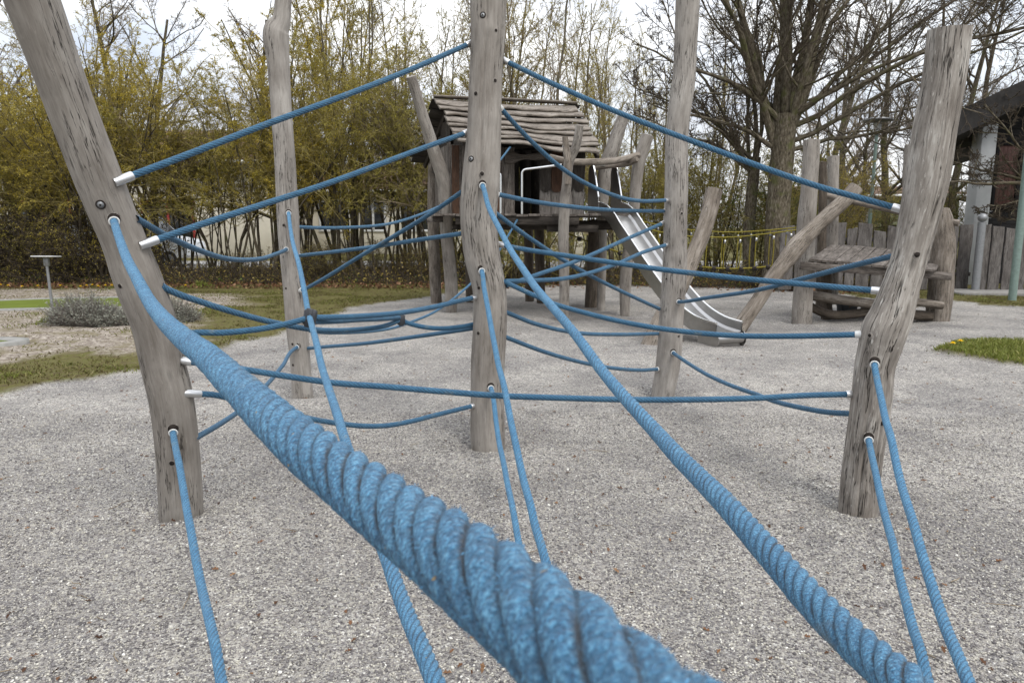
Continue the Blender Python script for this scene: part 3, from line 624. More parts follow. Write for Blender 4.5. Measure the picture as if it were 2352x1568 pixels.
CL2 = WY(921, 734, 4.6)
rope('12b', 'short rope tied between the two dark connectors just under the sleeve rope', [(714, 738), (760, 738), (827, 734), (880, 732), (918, 730)], None, None, A=CL1 + [0, 0, -.022], B=CL2 + [0, 0, .015])
rope('4', 'slack rope from the back of the leaning post sagging to the small black connector', [(370, 655), (380, 662), (470, 696), (600, 734), (660, 747), (712, 756), (770, 759), (830, 756), (885, 748), (921, 739)], yA(660), None, B=CL2)
rope('4b', 'short slack rope from the small black connector to the middle post', [(921, 739), (935, 741), (975, 751), (1017, 754), (1060, 750), (1092, 744)], None, YP3 + .03, A=CL2)
def connector(parent, c, ax, up_, w=.034, l=.05, t_=.026):
    ax = nrm(ax); up_ = nrm(np.asarray(up_) - ax * (np.asarray(up_) @ ax)); n = np.cross(ax, up_); mb = MB()
    box_add(mb, c, ax * l, up_ * t_, n * w, bev=.012); box_add(mb, c + n * w * .9, ax * l * .55, up_ * t_ * 1.15, n * .008, bev=.003)
    mb.build('connector', M['clamp'], parent)
connector(ROPES['12'], CL1, nrm(np.array([.5, 0, -.1])), (0, 0, 1), .024, .032, .044)
connector(ROPES['4'], CL2, (1, .2, 0), (0, 0, 1), .022, .026, .034)
# ropes running from the posts past the camera
def extend(P_, to): return [to]
HUB = np.array([.38, -.35, 0])
rope('N1', 'huge close-up blue rope crossing the foreground diagonally, frayed and dirty', [(262, 508), (278, 559), (294, 600), (316, 642), (340, 687), (375, 733), (423, 778), (487, 829), (548, 888), (700, 1026), (900, 1177), (1100, 1322), (1250, 1440), (1400, 1578), (1600, 1742), (1700, 1815), (1900, 1970)],
     inv=[(262, 1 / 3.2), (340, .575), (423, .98), (548, 1.56), (700, 2.35), (900, 3.15), (1100, 4.22), (1250, 5.0), (1400, 5.85), (1600, 6.8), (1700, 7.25), (1900, 8.1)], hA='A', endA='r', ext=[(HUB[0], HUB[1], 1.36)], fine=1)
rope('N2', 'second largest blue rope, running from the middle post towards the bottom corner', [(1108, 427), (1122, 474), (1148, 527), (1171, 571), (1201, 617), (1231, 661), (1262, 697), (1293, 733), (1324, 771), (1382, 850), (1444, 923), (1500, 984), (1556, 1046), (1612, 1102), (1668, 1158), (1739, 1238), (1806, 1313), (1873, 1387), (1954, 1465), (2034, 1537), (2110, 1610)],
     inv=[(1108, .215), (1171, .275), (1231, .35), (1324, .45), (1416, .56), (1500, .68), (1612, .92), (1739, 1.24), (1873, 1.58), (2034, 1.98), (2110, 2.2)], hA='C', endA='r', ext=[(HUB[0] - .1, 0, 1.0), (HUB[0] - .1, HUB[1], .95)], fine=1)
rope('N3', 'long rope from the pale shouldered post through the grey connector, passing beneath the close-up rope', [(663, 490), (671, 549), (686, 605), (699, 667), (707, 712), (715, 743), (726, 784), (738, 837), (754, 889), (773, 946), (792, 1008), (830, 1120), (860, 1205), (889, 1280), (908, 1336), (935, 1409), (969, 1489), (1002, 1573), (1040, 1680)],
     inv=[(663, .162), (715, .272), (792, .452), (889, .66), (969, .84), (1040, 1.0)], hA='B', endA='r', ext=[(HUB[0] - .1, HUB[1], .55)], fine=1)
rope('N4', 'rope from a hole at mid height of the middle post, vanishing behind the close-up rope', [(1106, 623), (1112, 661), (1120, 704), (1129, 755), (1138, 802), (1145, 838), (1159, 892), (1172, 960), (1187, 1030), (1203, 1103), (1220, 1165), (1228, 1202), (1242, 1248), (1252, 1283), (1285, 1400), (1330, 1540)],
     inv=[(1106, .215), (1252, .42), (1330, .53)], hA='C', endA='r', ext=[(HUB[0], HUB[1], .35)])
rope('N5', 'thin rope from the lowest hole of the middle post, vanishing behind the close-up rope', [(1127, 891), (1134, 920), (1140, 971), (1147, 1018), (1157, 1064), (1167, 1117), (1177, 1163), (1184, 1202), (1190, 1237), (1197, 1272), (1213, 1370), (1235, 1480)],
     inv=[(1127, .215), (1197, .325), (1235, .385)], hA='C', endA='r', ext=[(HUB[0] - .1, HUB[1], .18)])
rope('N6', 'rope from a ringed hole near the foot of the leaning post towards the camera', [(398, 992), (403, 1025), (412, 1067), (420, 1115), (428, 1163), (439, 1221), (450, 1283), (463, 1347), (479, 1414), (495, 1484), (509, 1566), (530, 1660)],
     inv=[(398, .268), (509, .51), (530, .56)], hA='A', endA='r', ext=[(HUB[0] - .12, HUB[1], .25)])
rope('N7', 'upper of two ropes running from the cracked post towards the bottom right corner', [(2009, 837), (2014, 868), (2024, 914), (2034, 962), (2048, 1010), (2058, 1061), (2072, 1118), (2086, 1163), (2101, 1210), (2117, 1269), (2136, 1331), (2155, 1390), (2176, 1449), (2200, 1505), (2224, 1565), (2265, 1665)],
     inv=[(2009, .28), (2117, .44), (2224, .60), (2265, .66)], hA='E', endA='r', ext=[(HUB[0] + .04, HUB[1], .6)])
rope('N8', 'lower of two ropes from the cracked post, starting at its bottom hole', [(1995, 1010), (2003, 1048), (2013, 1093), (2023, 1142), (2036, 1195), (2056, 1269), (2066, 1323), (2080, 1376), (2096, 1438), (2115, 1497), (2130, 1562), (2155, 1660)],
     inv=[(1995, .275), (2056, .38), (2130, .51), (2155, .55)], hA='E', endA='r', ext=[(HUB[0] + .04, HUB[1], .3)])
for key, px, py in [('A', 262, 506), ('C', 1108, 425), ('C', 1105, 620), ('C', 1127, 889), ('A', 398, 987), ('E', 2009, 833), ('E', 1995, 1006), ('B', 663, 489), ('D', 1546, 809), ('D', 1560, 692), ('B', 684, 796)]:
    hole_rim(key, px, py, .025)
# ------------------------------------------------------------------ playhouse on stilts
def PX(px, Y, z):
    d = float(np.dot(FW, np.array([0, Y, z - CAMH]))); return np.array([(px - 1176) / FPX * d, Y, z])
def zat(py, Y): return WY(1176, py, Y)[2]
rng = np.random.default_rng(21)
M['plank_red'] = wood('reddish protected plank wood', (.026, .015, .010), (.068, .036, .022), (.11, .064, .042), .4)
DZ = 1.68
house = empty('playhouse', (0.1, 12.2, 0), 'crooked wooden playhouse on log stilts with a sagging board roof and plank walls', 'playhouse')
def stilt(edges, Yb, Yt=None, mname='log', seed=0, parent=house, name='stilt', knots=(), cracks=3, rough=.06):
    Yt = Yb if Yt is None else Yt
    n = len(edges); P = []; Rr = []
    for i, (y, l, r) in enumerate(edges):
        a, c = edges[max(0, i - 1)], edges[min(n - 1, i + 1)]
        cosl = abs(c[0] - a[0]) / math.hypot(c[0] - a[0], (c[1] + c[2] - a[1] - a[2]) / 2)
        f = (y - edges[0][0]) / (edges[-1][0] - edges[0][0]); p = WY((l + r) / 2, y, Yt + (Yb - Yt) * f)
        P.append(p); Rr.append((r - l) * cosl / 2 * project(p)[2] / FPX)
    d = P[-1] - P[-2]; P.append(P[-1] + d / np.linalg.norm(d) * .2); Rr.append(Rr[-1])
    mb = MB(); log_add(mb, np.array(P)[::-1], np.array(Rr)[::-1], seg=30, step=.035, rough=rough, seed=seed, cracks=cracks, knots=knots, crack_d=.12)
    return mb.build(name, M[mname], parent)
stilt([(176, 931, 957), (268, 959, 985), (348, 981, 1013), (420, 1003, 1037), (527, 1010, 1039), (634, 1020, 1050), (690, 1022, 1052), (717, 1023, 1049)], gY(1036, 715), 11.5, 'post', 31)
stilt([(345, 983, 1006), (420, 982, 1008), (560, 983, 1009), (696, 990, 1015)], gY(1002, 694), None, 'log', 32)
o = stilt([(288, 1322, 1341), (335, 1312, 1334), (368, 1296, 1320), (420, 1290, 1313), (513, 1282, 1307), (635, 1284, 1308), (735, 1284, 1307)], gY(1296, 733), 11.0, 'post', 33)
stilt([(314, 1291, 1304), (345, 1293, 1309), (378, 1297, 1314), (392, 1298, 1312)], 11.02, None, 'log', 34, parent=o, name='broken_fork')
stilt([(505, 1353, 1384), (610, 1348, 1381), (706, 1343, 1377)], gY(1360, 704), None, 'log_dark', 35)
stilt([(310, 1473, 1503), (375, 1453, 1482), (440, 1447, 1473), (513, 1441, 1465), (620, 1425, 1452), (727, 1424, 1447)], gY(1436, 725), 11.7, 'post', 36)
stilt([(271, 1416, 1446), (330, 1394, 1428), (375, 1377, 1411), (430, 1372, 1402), (480, 1370, 1396), (560, 1376, 1394), (706, 1370, 1390)], 12.9, None, 'post', 37)
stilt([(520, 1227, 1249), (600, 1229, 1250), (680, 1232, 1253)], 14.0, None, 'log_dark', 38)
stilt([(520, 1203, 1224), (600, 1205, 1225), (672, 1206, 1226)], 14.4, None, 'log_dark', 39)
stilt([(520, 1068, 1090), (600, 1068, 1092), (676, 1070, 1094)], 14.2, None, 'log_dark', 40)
# deck
mb = MB(); YF, YB_ = 11.42, 13.9
xl, xr = PX(990, YF, DZ)[0], PX(1466, YF, DZ)[0]; nb = 17; wid = (xr - xl) / nb
for k in range(nb):
    x = xl + (k + .5) * wid
    plank_add(mb, (x, YF + rng.uniform(-.025, .03), DZ + rng.uniform(-.006, .006)), (x - .1, YB_, DZ), wid * .95, .035, (1, 0, 0), (0, 0, 1), rng, 8, .03)
mb.build('deck', M['plank'], house)
mb = MB()
beam_add(mb, PX(1046, YF + .06, 1.59), PX(1330, YF + .06, 1.585), .06, .125)
beam_add(mb, PX(1256, YF + .13, 1.47), PX(1374, YF + .13, 1.465), .08, .115)
beam_add(mb, PX(1050, YF + .9, 1.52), PX(1450, YF + .9, 1.52), .1, .16)
beam_add(mb, PX(1040, YF + 2.1, 1.52), PX(1440, YF + 2.1, 1.52), .1, .16)
mb.build('floor_beam', M['plank_dark'], house)
mb = MB(); beam_add(mb, PX(987, YF + .1, 1.612), PX(1012, YF + .5, 1.612), .10, .09); mb.build('beam_end', M['plank'], house)
# walls
def wallpts(f, z): # f 0..1 along the front wall
    return PX(1037 + f * 303, 11.95 + f * .35, z)
def wall_planks(A, B, z0, z1, n, mt, thk=.03, skip=(), jit=.02, nd=None):
    mb = MB(); A = np.asarray(A, float); B = np.asarray(B, float); d = B - A; w = np.linalg.norm(d) / n; nd_ = nrm(np.cross(d, [0, 0, 1.])) if nd is None else nd
    for k in range(n):
        if k in skip: continue
        p = A + d * (k + .5) / n + nd_ * rng.uniform(-.006, .006)
        plank_add(mb, (p[0], p[1], z0 + rng.uniform(-jit, jit) * .3), (p[0], p[1], z1 + rng.uniform(-jit, jit)), w * .97, thk, d, nd_, rng, 8, .035)
    return mb
ztop = 2.80
FW_A, FW_B = wallpts(0, DZ), wallpts(1, DZ)
A0 = wallpts((1037 - 1037) / 303, DZ); A1 = wallpts((1182 - 1037) / 303, DZ); B0 = wallpts((1239 - 1037) / 303, DZ); B1 = wallpts(1, DZ)
fw = wall_planks(A0, A1, DZ, ztop, 6, None)
wl = fw.build('front_wall', M['plank'], house)
wall_planks(B0, B1, DZ, 2.62, 4, None).build('front_wall', M['plank_pale'], house)
fn = nrm(np.cross(FW_B - FW_A, [0, 0, 1.]))
# upper boards with rounded lower ends hung over the wall planks
mb = MB(); nU = 4
for k in range(nU):
    c = B0 + (B1 - B0) * (k + .5) / nU + fn * .033; w = np.linalg.norm(B1 - B0) / nU * .94; ux = nrm(B1 - B0)
    zb = 2.10 + rng.uniform(-.02, .02); th = np.linspace(math.pi, 2 * math.pi, 9)
    prof = [(w / 2 * math.cos(a), zb + w * .38 * math.sin(a) + .04) for a in th] + [(w / 2, 2.84), (-w / 2, 2.84)]
    fr = np.array([[c[0] + ux[0] * x, c[1] + ux[1] * x, z] for x, z in prof]); bk = fr - fn * .028; n_ = len(prof)
    V = np.vstack([fr, bk, fr.mean(0)[None]]); j = np.arange(n_); q = np.stack([j, (j + 1) % n_, n_ + (j + 1) % n_, n_ + j], -1)[:, ::-1]
    lc = np.vstack([np.array([[x + k, 0, z + k * 5] for x, z in prof])] * 2 + [[[k, 0, 2.4 + k * 5]]])
    mb.add(V, q, np.stack([j, (j + 1) % n_, np.full(n_, 2 * n_)], -1), lc=lc, m=1 if k == 1 else 0)
mb.build('upper_cladding', [M['plank_dark'], M['plank_red']], house, smooth=False)
mb = MB(); c = wallpts(.44, DZ); plank_add(mb, wallpts(.40, 2.6) + fn * .03, wallpts(.74, 2.66) + fn * .03, .13, .05, (0, 0, 1), fn, rng, 14, .35); mb.build('door_lintel', M['plank'], house)
for f_, w_ in ((.355, .07), (.03, .12)):
    mb = MB(); plank_add(mb, wallpts(f_, DZ) + fn * .034, wallpts(f_, ztop) + fn * .034, w_, .02, FW_B - FW_A, fn, rng, 8, .03); mb.build('corner_board', M['plank_red'], house)
SL = PX(1002, 13.55, DZ); SR = PX(1325, 13.9, DZ)
wall_planks(SL, FW_A, DZ, 2.85, 7, None).build('side_wall', M['plank'], house)
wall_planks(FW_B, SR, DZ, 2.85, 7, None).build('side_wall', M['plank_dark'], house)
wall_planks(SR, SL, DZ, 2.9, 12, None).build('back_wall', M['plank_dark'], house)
# gable boards and sagging roof
ridge = catmull([WY(1001, 229, 12.9), WY(1090, 238, 12.95), WY(1200, 243, 13.0), WY(1326, 245, 13.2)], 30)
eave = catmull([WY(1042, 328, 11.55), WY(1151, 333, 11.6), WY(1200, 335, 11.62), WY(1258, 348, 11.7), WY(1378, 353, 11.9)], 30)
rear = catmull([WY(948, 374, 14.3), ridge[15] + (WY(948, 374, 14.3) - ridge[0]) + [0, 0, -.05], ridge[-1] + (WY(948, 374, 14.3) - ridge[0])], 30)
def roof_boards(e0, e1, nrow, up_sign, ends=.09):
    mb = MB(); Nu = 30; V_ = np.linspace(0, 1, nrow + 1); V_ = V_ + np.r_[0, rng.normal(0, .012, nrow - 1), 0]
    u = np.linspace(0, 1, Nu)
    for k in range(nrow - 1, -1, -1):
        v0, v1 = V_[k], V_[k + 1] + .025
        def surf(v, off):
            vv = np.asarray(v)[:, None]; p = e0 * (1 - vv) + e1 * vv; sag = -.16 * vv * (1 - vv)
            du = np.gradient(p, axis=0); n = nrm(np.cross(du, e1 - e0)) * up_sign; n = n * np.sign(n[:, 2:3])
            return p + n * (np.asarray(off)[:, None] if np.ndim(off) else off) + np.array([0, 0, 1.]) * sag, n
        ph = rng.uniform(0, 6.3, 4); wob = .012 * np.sin(u * 9 + ph[0]) + .009 * np.sin(u * 23 + ph[1]) + .006 * np.sin(u * 41 + ph[2]); wobt = .01 * np.sin(u * 8 + ph[3])
        L0 = rng.uniform(.045, .075)
        rows = []
        for v, off in ((v0 + wobt, .004), (v0 + wobt, .022), ((v0 + v1) / 2 + 0 * u, .026 + L0 * .5), (v1 + wob - .012, L0 + .016), (v1 + wob, L0 + .008), (v1 + wob, L0 - .020), (v1 + wob - .012, L0 - .026)):
            rows.append(surf(v, off + .004 * np.sin(u * 17 + ph[2]))[0])
        G_ = np.stack(rows, 1); e = rng.uniform(-1, 1, 2) * ends
        ex0 = nrm(G_[0].mean(0) - G_[1].mean(0)) * e[0]; ex1 = nrm(G_[-1].mean(0) - G_[-2].mean(0)) * e[1]
        G_ = G_ + ex0 * (1 - u)[:, None, None]**6 + ex1 * (u**6)[:, None, None]
        nk = G_.shape[1]; off = rng.uniform(0, 30, 2)
        lc = np.stack(np.broadcast_arrays(np.array([0, 0, .06, .12, .125, .125, .12])[None] + off[0], np.array([0, .02, .02, .02, .015, 0, 0])[None], u[:, None] * 2.7 + off[1]), -1)
        mb.add(G_.reshape(-1, 3), gridq(Nu, nk), lc=lc.reshape(-1, 3))
        for i0, s_ in ((0, 1), (Nu - 1, -1)):
            mb.add(G_[i0], q=[[0, 1, 2, 6], [2, 3, 4, 5]][::1] if s_ > 0 else [[6, 2, 1, 0], [5, 4, 3, 2]], t=[[2, 5, 6]] if s_ > 0 else [[6, 5, 2]], lc=lc[i0])
    return mb
roof = roof_boards(ridge, eave, 8, 1).build('roof', M['shingle'], house)
mb = MB(); plank_add(mb, ridge[0] + [-.03, -.03, .05], ridge[-1] + [.0, -.03, .05], .08, .02, (0, 1, -.5), (0, .3, 1), rng, 20, .15); mb.build('ridge_board', M['shingle'], roof)
rr_ = roof_boards(ridge, rear, 8, -1)
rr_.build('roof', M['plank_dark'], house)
# rafters / verge boards under the left gable
mb = MB(); off = np.array([.22, .03, -.10])
for k in (0, 9, 19, 29):
    a = ridge[k] + (off if k == 0 else np.array([-.02 * k / 29, 0, -.09])); beam_add(mb, a, eave[k] * .97 + ridge[k] * .03 + (a - ridge[k]), .05, .09); beam_add(mb, a, rear[k] * .97 + ridge[k] * .03 + (a - ridge[k]), .05, .09)
mb.build('rafter', M['plank_dark'], house)
gm_ = MB(); npl = 9
for k in range(npl):
    f = (k + .5) / npl; pa = eave[1] * (1 - f) + rear[1] * f; zt = (ridge[1][2] - .14) - abs(f - .5) * 2 * (ridge[1][2] - .14 - (2.75 if f < .5 else 2.6)); x = pa[0] + .22 + (.06 if f < .5 else 0)
    w = np.linalg.norm((rear[1] - eave[1])[:2]) / npl
    if .12 < f < .88: plank_add(gm_, (x, pa[1], 2.5), (x, pa[1], zt), w * .96, .025, (rear[1] - eave[1]) * [1, 1, 0], (-1, -.3, 0), rng, 4, .03)
gm_.build('gable', M['plank_dark'], house)
# rails
def rail_tube(px_pts, Y, r=.019, name='hand_rail'):
    P = [WY(a, b2, Y) for a, b2 in px_pts]; Q = [P[0]]
    for i in range(1, len(P) - 1):                      # rounded bends
        a = P[i] + nrm(P[i - 1] - P[i]) * .07; c = P[i] + nrm(P[i + 1] - P[i]) * .07
        Q += [a * (1 - t)**2 + 2 * P[i] * t * (1 - t) + c * t * t for t in np.linspace(0, 1, 6)]
    Q.append(P[-1]); mb = MB(); tube_add(mb, Q, r, 12); mb.build(name, M['steel_tube'], house)
rail_tube([(1199, 492), (1199, 390), (1290, 379)], 11.5)
rail_tube([(1150, 492), (1150, 396), (1075, 404)], 11.5)
def raillog(pts, r0, r1, Ya, Yb2, mname, seed, parent=house, name='rail_log', rough=.1, seg=18):
    n = len(pts); P = [WY(a, b2, Ya + (Yb2 - Ya) * i / (n - 1)) for i, (a, b2) in enumerate(pts)]
    mb = MB(); log_add(mb, np.array(P), np.linspace(r0, r1, n), seg=seg, step=.035, rough=rough, seed=seed, cracks=1); return mb.build(name, M[mname], parent)
raillog([(1262, 362), (1310, 371), (1370, 372), (1420, 368), (1468, 356)], .055, .05, 11.25, 11.6, 'log', 51)
raillog([(1368, 386), (1410, 380), (1440, 377), (1464, 366)], .04, .045, 11.9, 11.5, 'log', 52)

# ------------------------------------------------------------------ steel slide
slide = empty('slide', (2.1, 10.2, 0), 'stainless steel slide with hooped side wings running down from the playhouse deck', 'slide')
T0 = PX(1400, 11.62, 0)[:2]; T1 = np.array([G(1672, 796)[0], G(1672, 796)[1]]); T0 = PX(1398, 11.62, DZ)[:2]
hd = T1 - T0; hl = np.linalg.norm(hd); hd = hd / hl; hr = np.array([-hd[1], hd[0]])
prof = catmull([(0, 1.74, 0), (.07, 1.70, 0), (.22, 1.40, 0), (.42, .95, 0), (.62, .535, 0), (.78, .285, 0), (.9, .19, 0), (1, .165, 0)], 46)
def sp(s, w, z): return np.array([T0[0] + hd[0] * s * hl + hr[0] * w, T0[1] + hd[1] * s * hl + hr[1] * w, z])
tang = nrm(np.stack([np.gradient(prof[:, 0]) * hl, np.gradient(prof[:, 1])], -1)); 
sec = [(-.196, .135), (-.196, .03), (-.165, 0), (0, -.004), (.165, 0), (.196, .03), (.196, .135), (.208, .135), (.208, -.07), (.15, -.075), (-.15, -.075), (-.208, -.07), (-.208, .135)]
rows = []
for (s, z, _), (tx, tz) in zip(prof, tang):
    rows.append([sp(s - tz * hgt / hl, w, z + tx * hgt) for w, hgt in sec])
V = np.array(rows); mb = MB(); mb.add(V.reshape(-1, 3), gridq(len(prof), len(sec))[:, ::-1]); 
chute = mb.build('chute', M['steel'], slide)
md = chute.modifiers.new('edge', 'EDGE_SPLIT'); md.split_angle = R(35)
for sgn in (-1, 1):
    mb = MB(); P = [sp(s - tz * .14 / hl, sgn * .203, z + tx * .14) for (s, z, _), (tx, tz) in zip(prof, tang)]
    tube_add(mb, P, .015, 10); mb.build('side_rim', M['steel_tube'], slide)
    mb = MB(); a_ = [(-.30, DZ), (-.30, 2.38), (-.275, 2.44), (-.22, 2.47), (-.16, 2.46), (-.13, 2.42), (.03, 1.98), (.035, 1.78), (.0, 1.72)]
    fr = [sp(x / hl, sgn * .212 + .004, z) for x, z in a_]; bk = [sp(x / hl, sgn * .212 - .004, z) for x, z in a_]; n_ = len(a_); j = np.arange(n_); k = (j + 1) % n_
    mb.add(np.vstack([fr, bk]), np.stack([j, k, n_ + k, n_ + j], -1)); cc = np.array([sp(-.15 / hl, sgn * .212 + .004, 2.05), sp(-.15 / hl, sgn * .212 - .004, 2.05)])
    mb.add(np.vstack([fr, cc[:1]]), t=np.stack([j, k, np.full(n_, n_)], -1)); mb.add(np.vstack([bk, cc[1:]]), t=np.stack([k, j, np.full(n_, n_)], -1))
    wing = mb.build('side_wing', M['steel'], slide, smooth=False)
    mb = MB(); tube_add(mb, catmull([sp(-.22 / hl, sgn * .212, 2.475), sp(-.155 / hl, sgn * .212, 2.465), sp(-.12 / hl, sgn * .212, 2.41), sp(-.03 / hl, sgn * .212, 2.16), sp(.035 / hl, sgn * .212, 1.96)], 18), .017, 10); mb.build('grip_tube', M['steel_tube'], wing)
mb = MB(); tube_add(mb, [sp(-.19 / hl, -.22, 2.475), sp(-.19 / hl, .22, 2.475)], .016, 10); mb.build('cross_bar', M['steel_tube'], slide)
mb = MB(); tube_add(mb, [sp(1.0, -.205, .105), sp(1.0, -.2, .105), sp(1., .2, .105), sp(1.0, .205, .105)], [.05, .072, .072, .05], 22)
box_add(mb, sp(.955, 0, .07), np.r_[hd, 0] * .13, np.r_[hr, 0] * .196, (0, 0, .07)); mb.build('end_roll', M['steel'], slide).modifiers.new('e', 'EDGE_SPLIT').split_angle = R(35)
for sgn in (-1, 1):
    mb = MB(); a_ = [(.88, .0), (.88, .30), (.94, .305), (1.0, .29), (1.02, .22), (1.025, .1), (1.02, 0.0)]
    a_ = [(.89, .0), (.89, .20), (.96, .21), (1.012, .19), (1.027, .13), (1.027, .06), (1.01, 0.0)]
    fr = [sp(x, sgn * .214 + .004, z) for x, z in a_]; bk = [sp(x, sgn * .214 - .004, z) for x, z in a_]; n_ = len(a_); j = np.arange(n_); k = (j + 1) % n_
    mb.add(np.vstack([fr, bk]), np.vstack([np.stack([j, k, n_ + k, n_ + j], -1), [[0, 1, 2, 3], [0, 3, 4, 5], [n_ + 3, n_ + 2, n_ + 1, n_], [n_ + 5, n_ + 4, n_ + 3, n_]]]), t=[[0, 5, 6], [n_ + 6, n_ + 5, n_]]); mb.build('end_plate', M['steel'], slide, smooth=False)

# ------------------------------------------------------------------ leaning logs
def lone_log(label, edges, Yb, Yt, mname, seed, **k):
    P = []; Rr = []; n = len(edges)
    for i, (x, y, w) in enumerate(edges):
        f = i / (n - 1); p = WY(x, y, Yt + (Yb - Yt) * f); P.append(p); Rr.append(w / 2 * project(p)[2] / FPX)
    d = P[-1] - P[-2]; P.append(P[-1] + d / np.linalg.norm(d) * .15); Rr.append(Rr[-1])
    mb = MB(); log_add(mb, np.array(P)[::-1], np.array(Rr)[::-1], seg=40, step=.03, seed=seed, **k); b_ = P[-2]
    return tag(mb.build('leaning_log', M[mname], origin=(b_[0], b_[1], 0)), label, 'log', 'leaning balance logs')
lone_log('curved dark leaning log with a sawn top, rising from behind the post before the slide', [(1640, 437, 38), (1628, 490, 36), (1612, 540, 36), (1592, 590, 37), (1574, 630, 40), (1550, 680, 40), (1520, 735, 40), (1492, 794, 40)], gY(1492, 792), 9.6, 'log', 61, rough=.06, cracks=4)
lone_log('long slanting log leaning against the plank platform, its foot beside the slide end', [(1966, 432, 33), (1935, 465, 33), (1900, 497, 34), (1861, 534, 36), (1828, 570, 44), (1795, 612, 36), (1770, 645, 34), (1739, 694, 34), (1692, 762, 36)], gY(1692, 760), 10.55, 'log', 62, rough=.07, cracks=4)

# ------------------------------------------------------------------ plank platform with logs (right)
plat = empty('log_platform', (5.3, 11.2, 0), 'low plank platform between thick logs, with a rail log above and crossed logs below', 'platform')
YQ = gY(1840, 742)
stilt([(322, 1846, 1883), (420, 1840, 1878), (513, 1832, 1872), (620, 1826, 1868), (742, 1819, 1863)], YQ, None, 'post', 71, plat, 'upright_log', knots=((.55, 0.5, .05, .1),))
stilt([(478, 2160, 2180), (500, 2148, 2187), (560, 2142, 2192), (630, 2136, 2190), (690, 2132, 2186), (738, 2128, 2178)], gY(2152, 735), None, 'log', 72, plat, 'upright_log', cracks=5)
stilt([(359, 1901, 1927), (450, 1901, 1926), (560, 1900, 1924), (672, 1898, 1924)], 12.5, None, 'post', 73, plat, 'upright_log')
stilt([(372, 1882, 1899), (480, 1880, 1899), (600, 1876, 1897), (676, 1874, 1896)], 12.2, None, 'log_dark', 74, plat, 'upright_log')
stilt([(332, 2079, 2112), (400, 2074, 2116), (500, 2078, 2112), (680, 2082, 2110)], 12.6, None, 'post', 75, plat, 'upright_log')
stilt([(628, 1880, 1908), (690, 1884, 1910), (716, 1885, 1912)], 11.6, None, 'log_dark', 76, plat, 'upright_log')
raillog([(1895, 449), (1960, 463), (2065, 486), (2140, 503), (2203, 513)], .05, .05, 12.4, 11.3, 'log', 77, plat)
raillog([(1830, 672), (1900, 684), (1960, 692), (2020, 699), (2100, 694), (2165, 702)], .08, .06, 11.3, 11.1, 'log', 78, plat, 'lower_log')
raillog([(1850, 700), (1911, 723), (1972, 719), (2040, 704), (2095, 722), (2140, 726)], .07, .08, 11.4, 11.2, 'log_dark', 79, plat, 'lower_log')
mb = MB(); beam_add(mb, WY(1838, 610, 10.72), WY(2184, 635, 10.9), .06, .115); mb.build('front_beam', M['plank'], plat)
mb = MB(); nP = 10
for k in range(nP):
    f = (k + .5) / nP
    a = WY(1858 + f * 292, 597 + f * 25, 10.74); c = WY(1908 + f * 262, 563 + f * 31 - 5 * math.sin(f * 3), 12.5)
    w = (WY(2150, 622, 10.74)[0] - WY(1858, 597, 10.74)[0]) / nP
    nd = nrm(np.cross([1, 0, -.1], c - a)); nd = nd * np.sign(nd[2])
    a = a - nrm(c - a) * rng.uniform(0.0, .04); plank_add(mb, a + nd * rng.uniform(0, .01), c, w * .95, .03, (1, 0, -.09), nd, rng, 8, .04)
mb.build('plank_deck', M['plank'], plat)

# flower pots under the platform
def pot(x0, x1, y0, y1, Y, label):
    c = PX((x0 + x1) / 2, Y, 0); w = (x1 - x0) / 2 / FPX * Y; h = .24; z0 = float(gz(c[0], c[1]))
    e = empty('flower_pot', (c[0], c[1], z0), label, 'flower pot', 'planters under the platform')
    th = np.linspace(0, 2 * np.pi, 32, endpoint=False)
    def rg(r, z): # rounded rectangle-like ring
        k = np.maximum(np.abs(np.cos(th)), np.abs(np.sin(th)))**-.7
        return np.stack([c[0] + r * np.cos(th) * k * .9, c[1] + r * .8 * np.sin(th) * k * .9, np.full(32, z0 + z)], -1)
    mb = MB(); rings = [rg(w * .78, 0), rg(w * .95, h * .86), rg(w * 1.02, h * .87), rg(w * 1.03, h), rg(w * .96, h), rg(w * .93, h * .8)]
    mb.add(np.vstack(rings), gridq(6, 32)); mb.build('pot_body', M['pot'], e)
    mb = MB(); r5 = rg(w * .93, h * .82); mb.add(np.vstack([r5, r5.mean(0)[None] + [0, 0, .03]]), t=[[j, (j + 1) % 32, 32] for j in range(32)]); mb.build('soil', M['soil'], e)
    mb = MB(); n = 120; a = rng.uniform(0, 6.28, n); r = w * .8 * np.sqrt(rng.uniform(size=n)); p = np.stack([c[0] + r * np.cos(a), c[1] + .8 * r * np.sin(a), np.full(n, z0 + h * .85)], -1)
    leaves_add(mb, p + rng.normal(0, .02, (n, 3)), rng.uniform(.02, .05, n), rng, up=.7); mb.build('withered_plant', M['litter'], e)
M['pot'] = plain('dark grey plastic pot', (.07, .075, .08), .5, 0, .4, .1, 20); M['soil'] = plain('potting soil', (.03, .022, .016), .95, 0, .1, .4, 60)

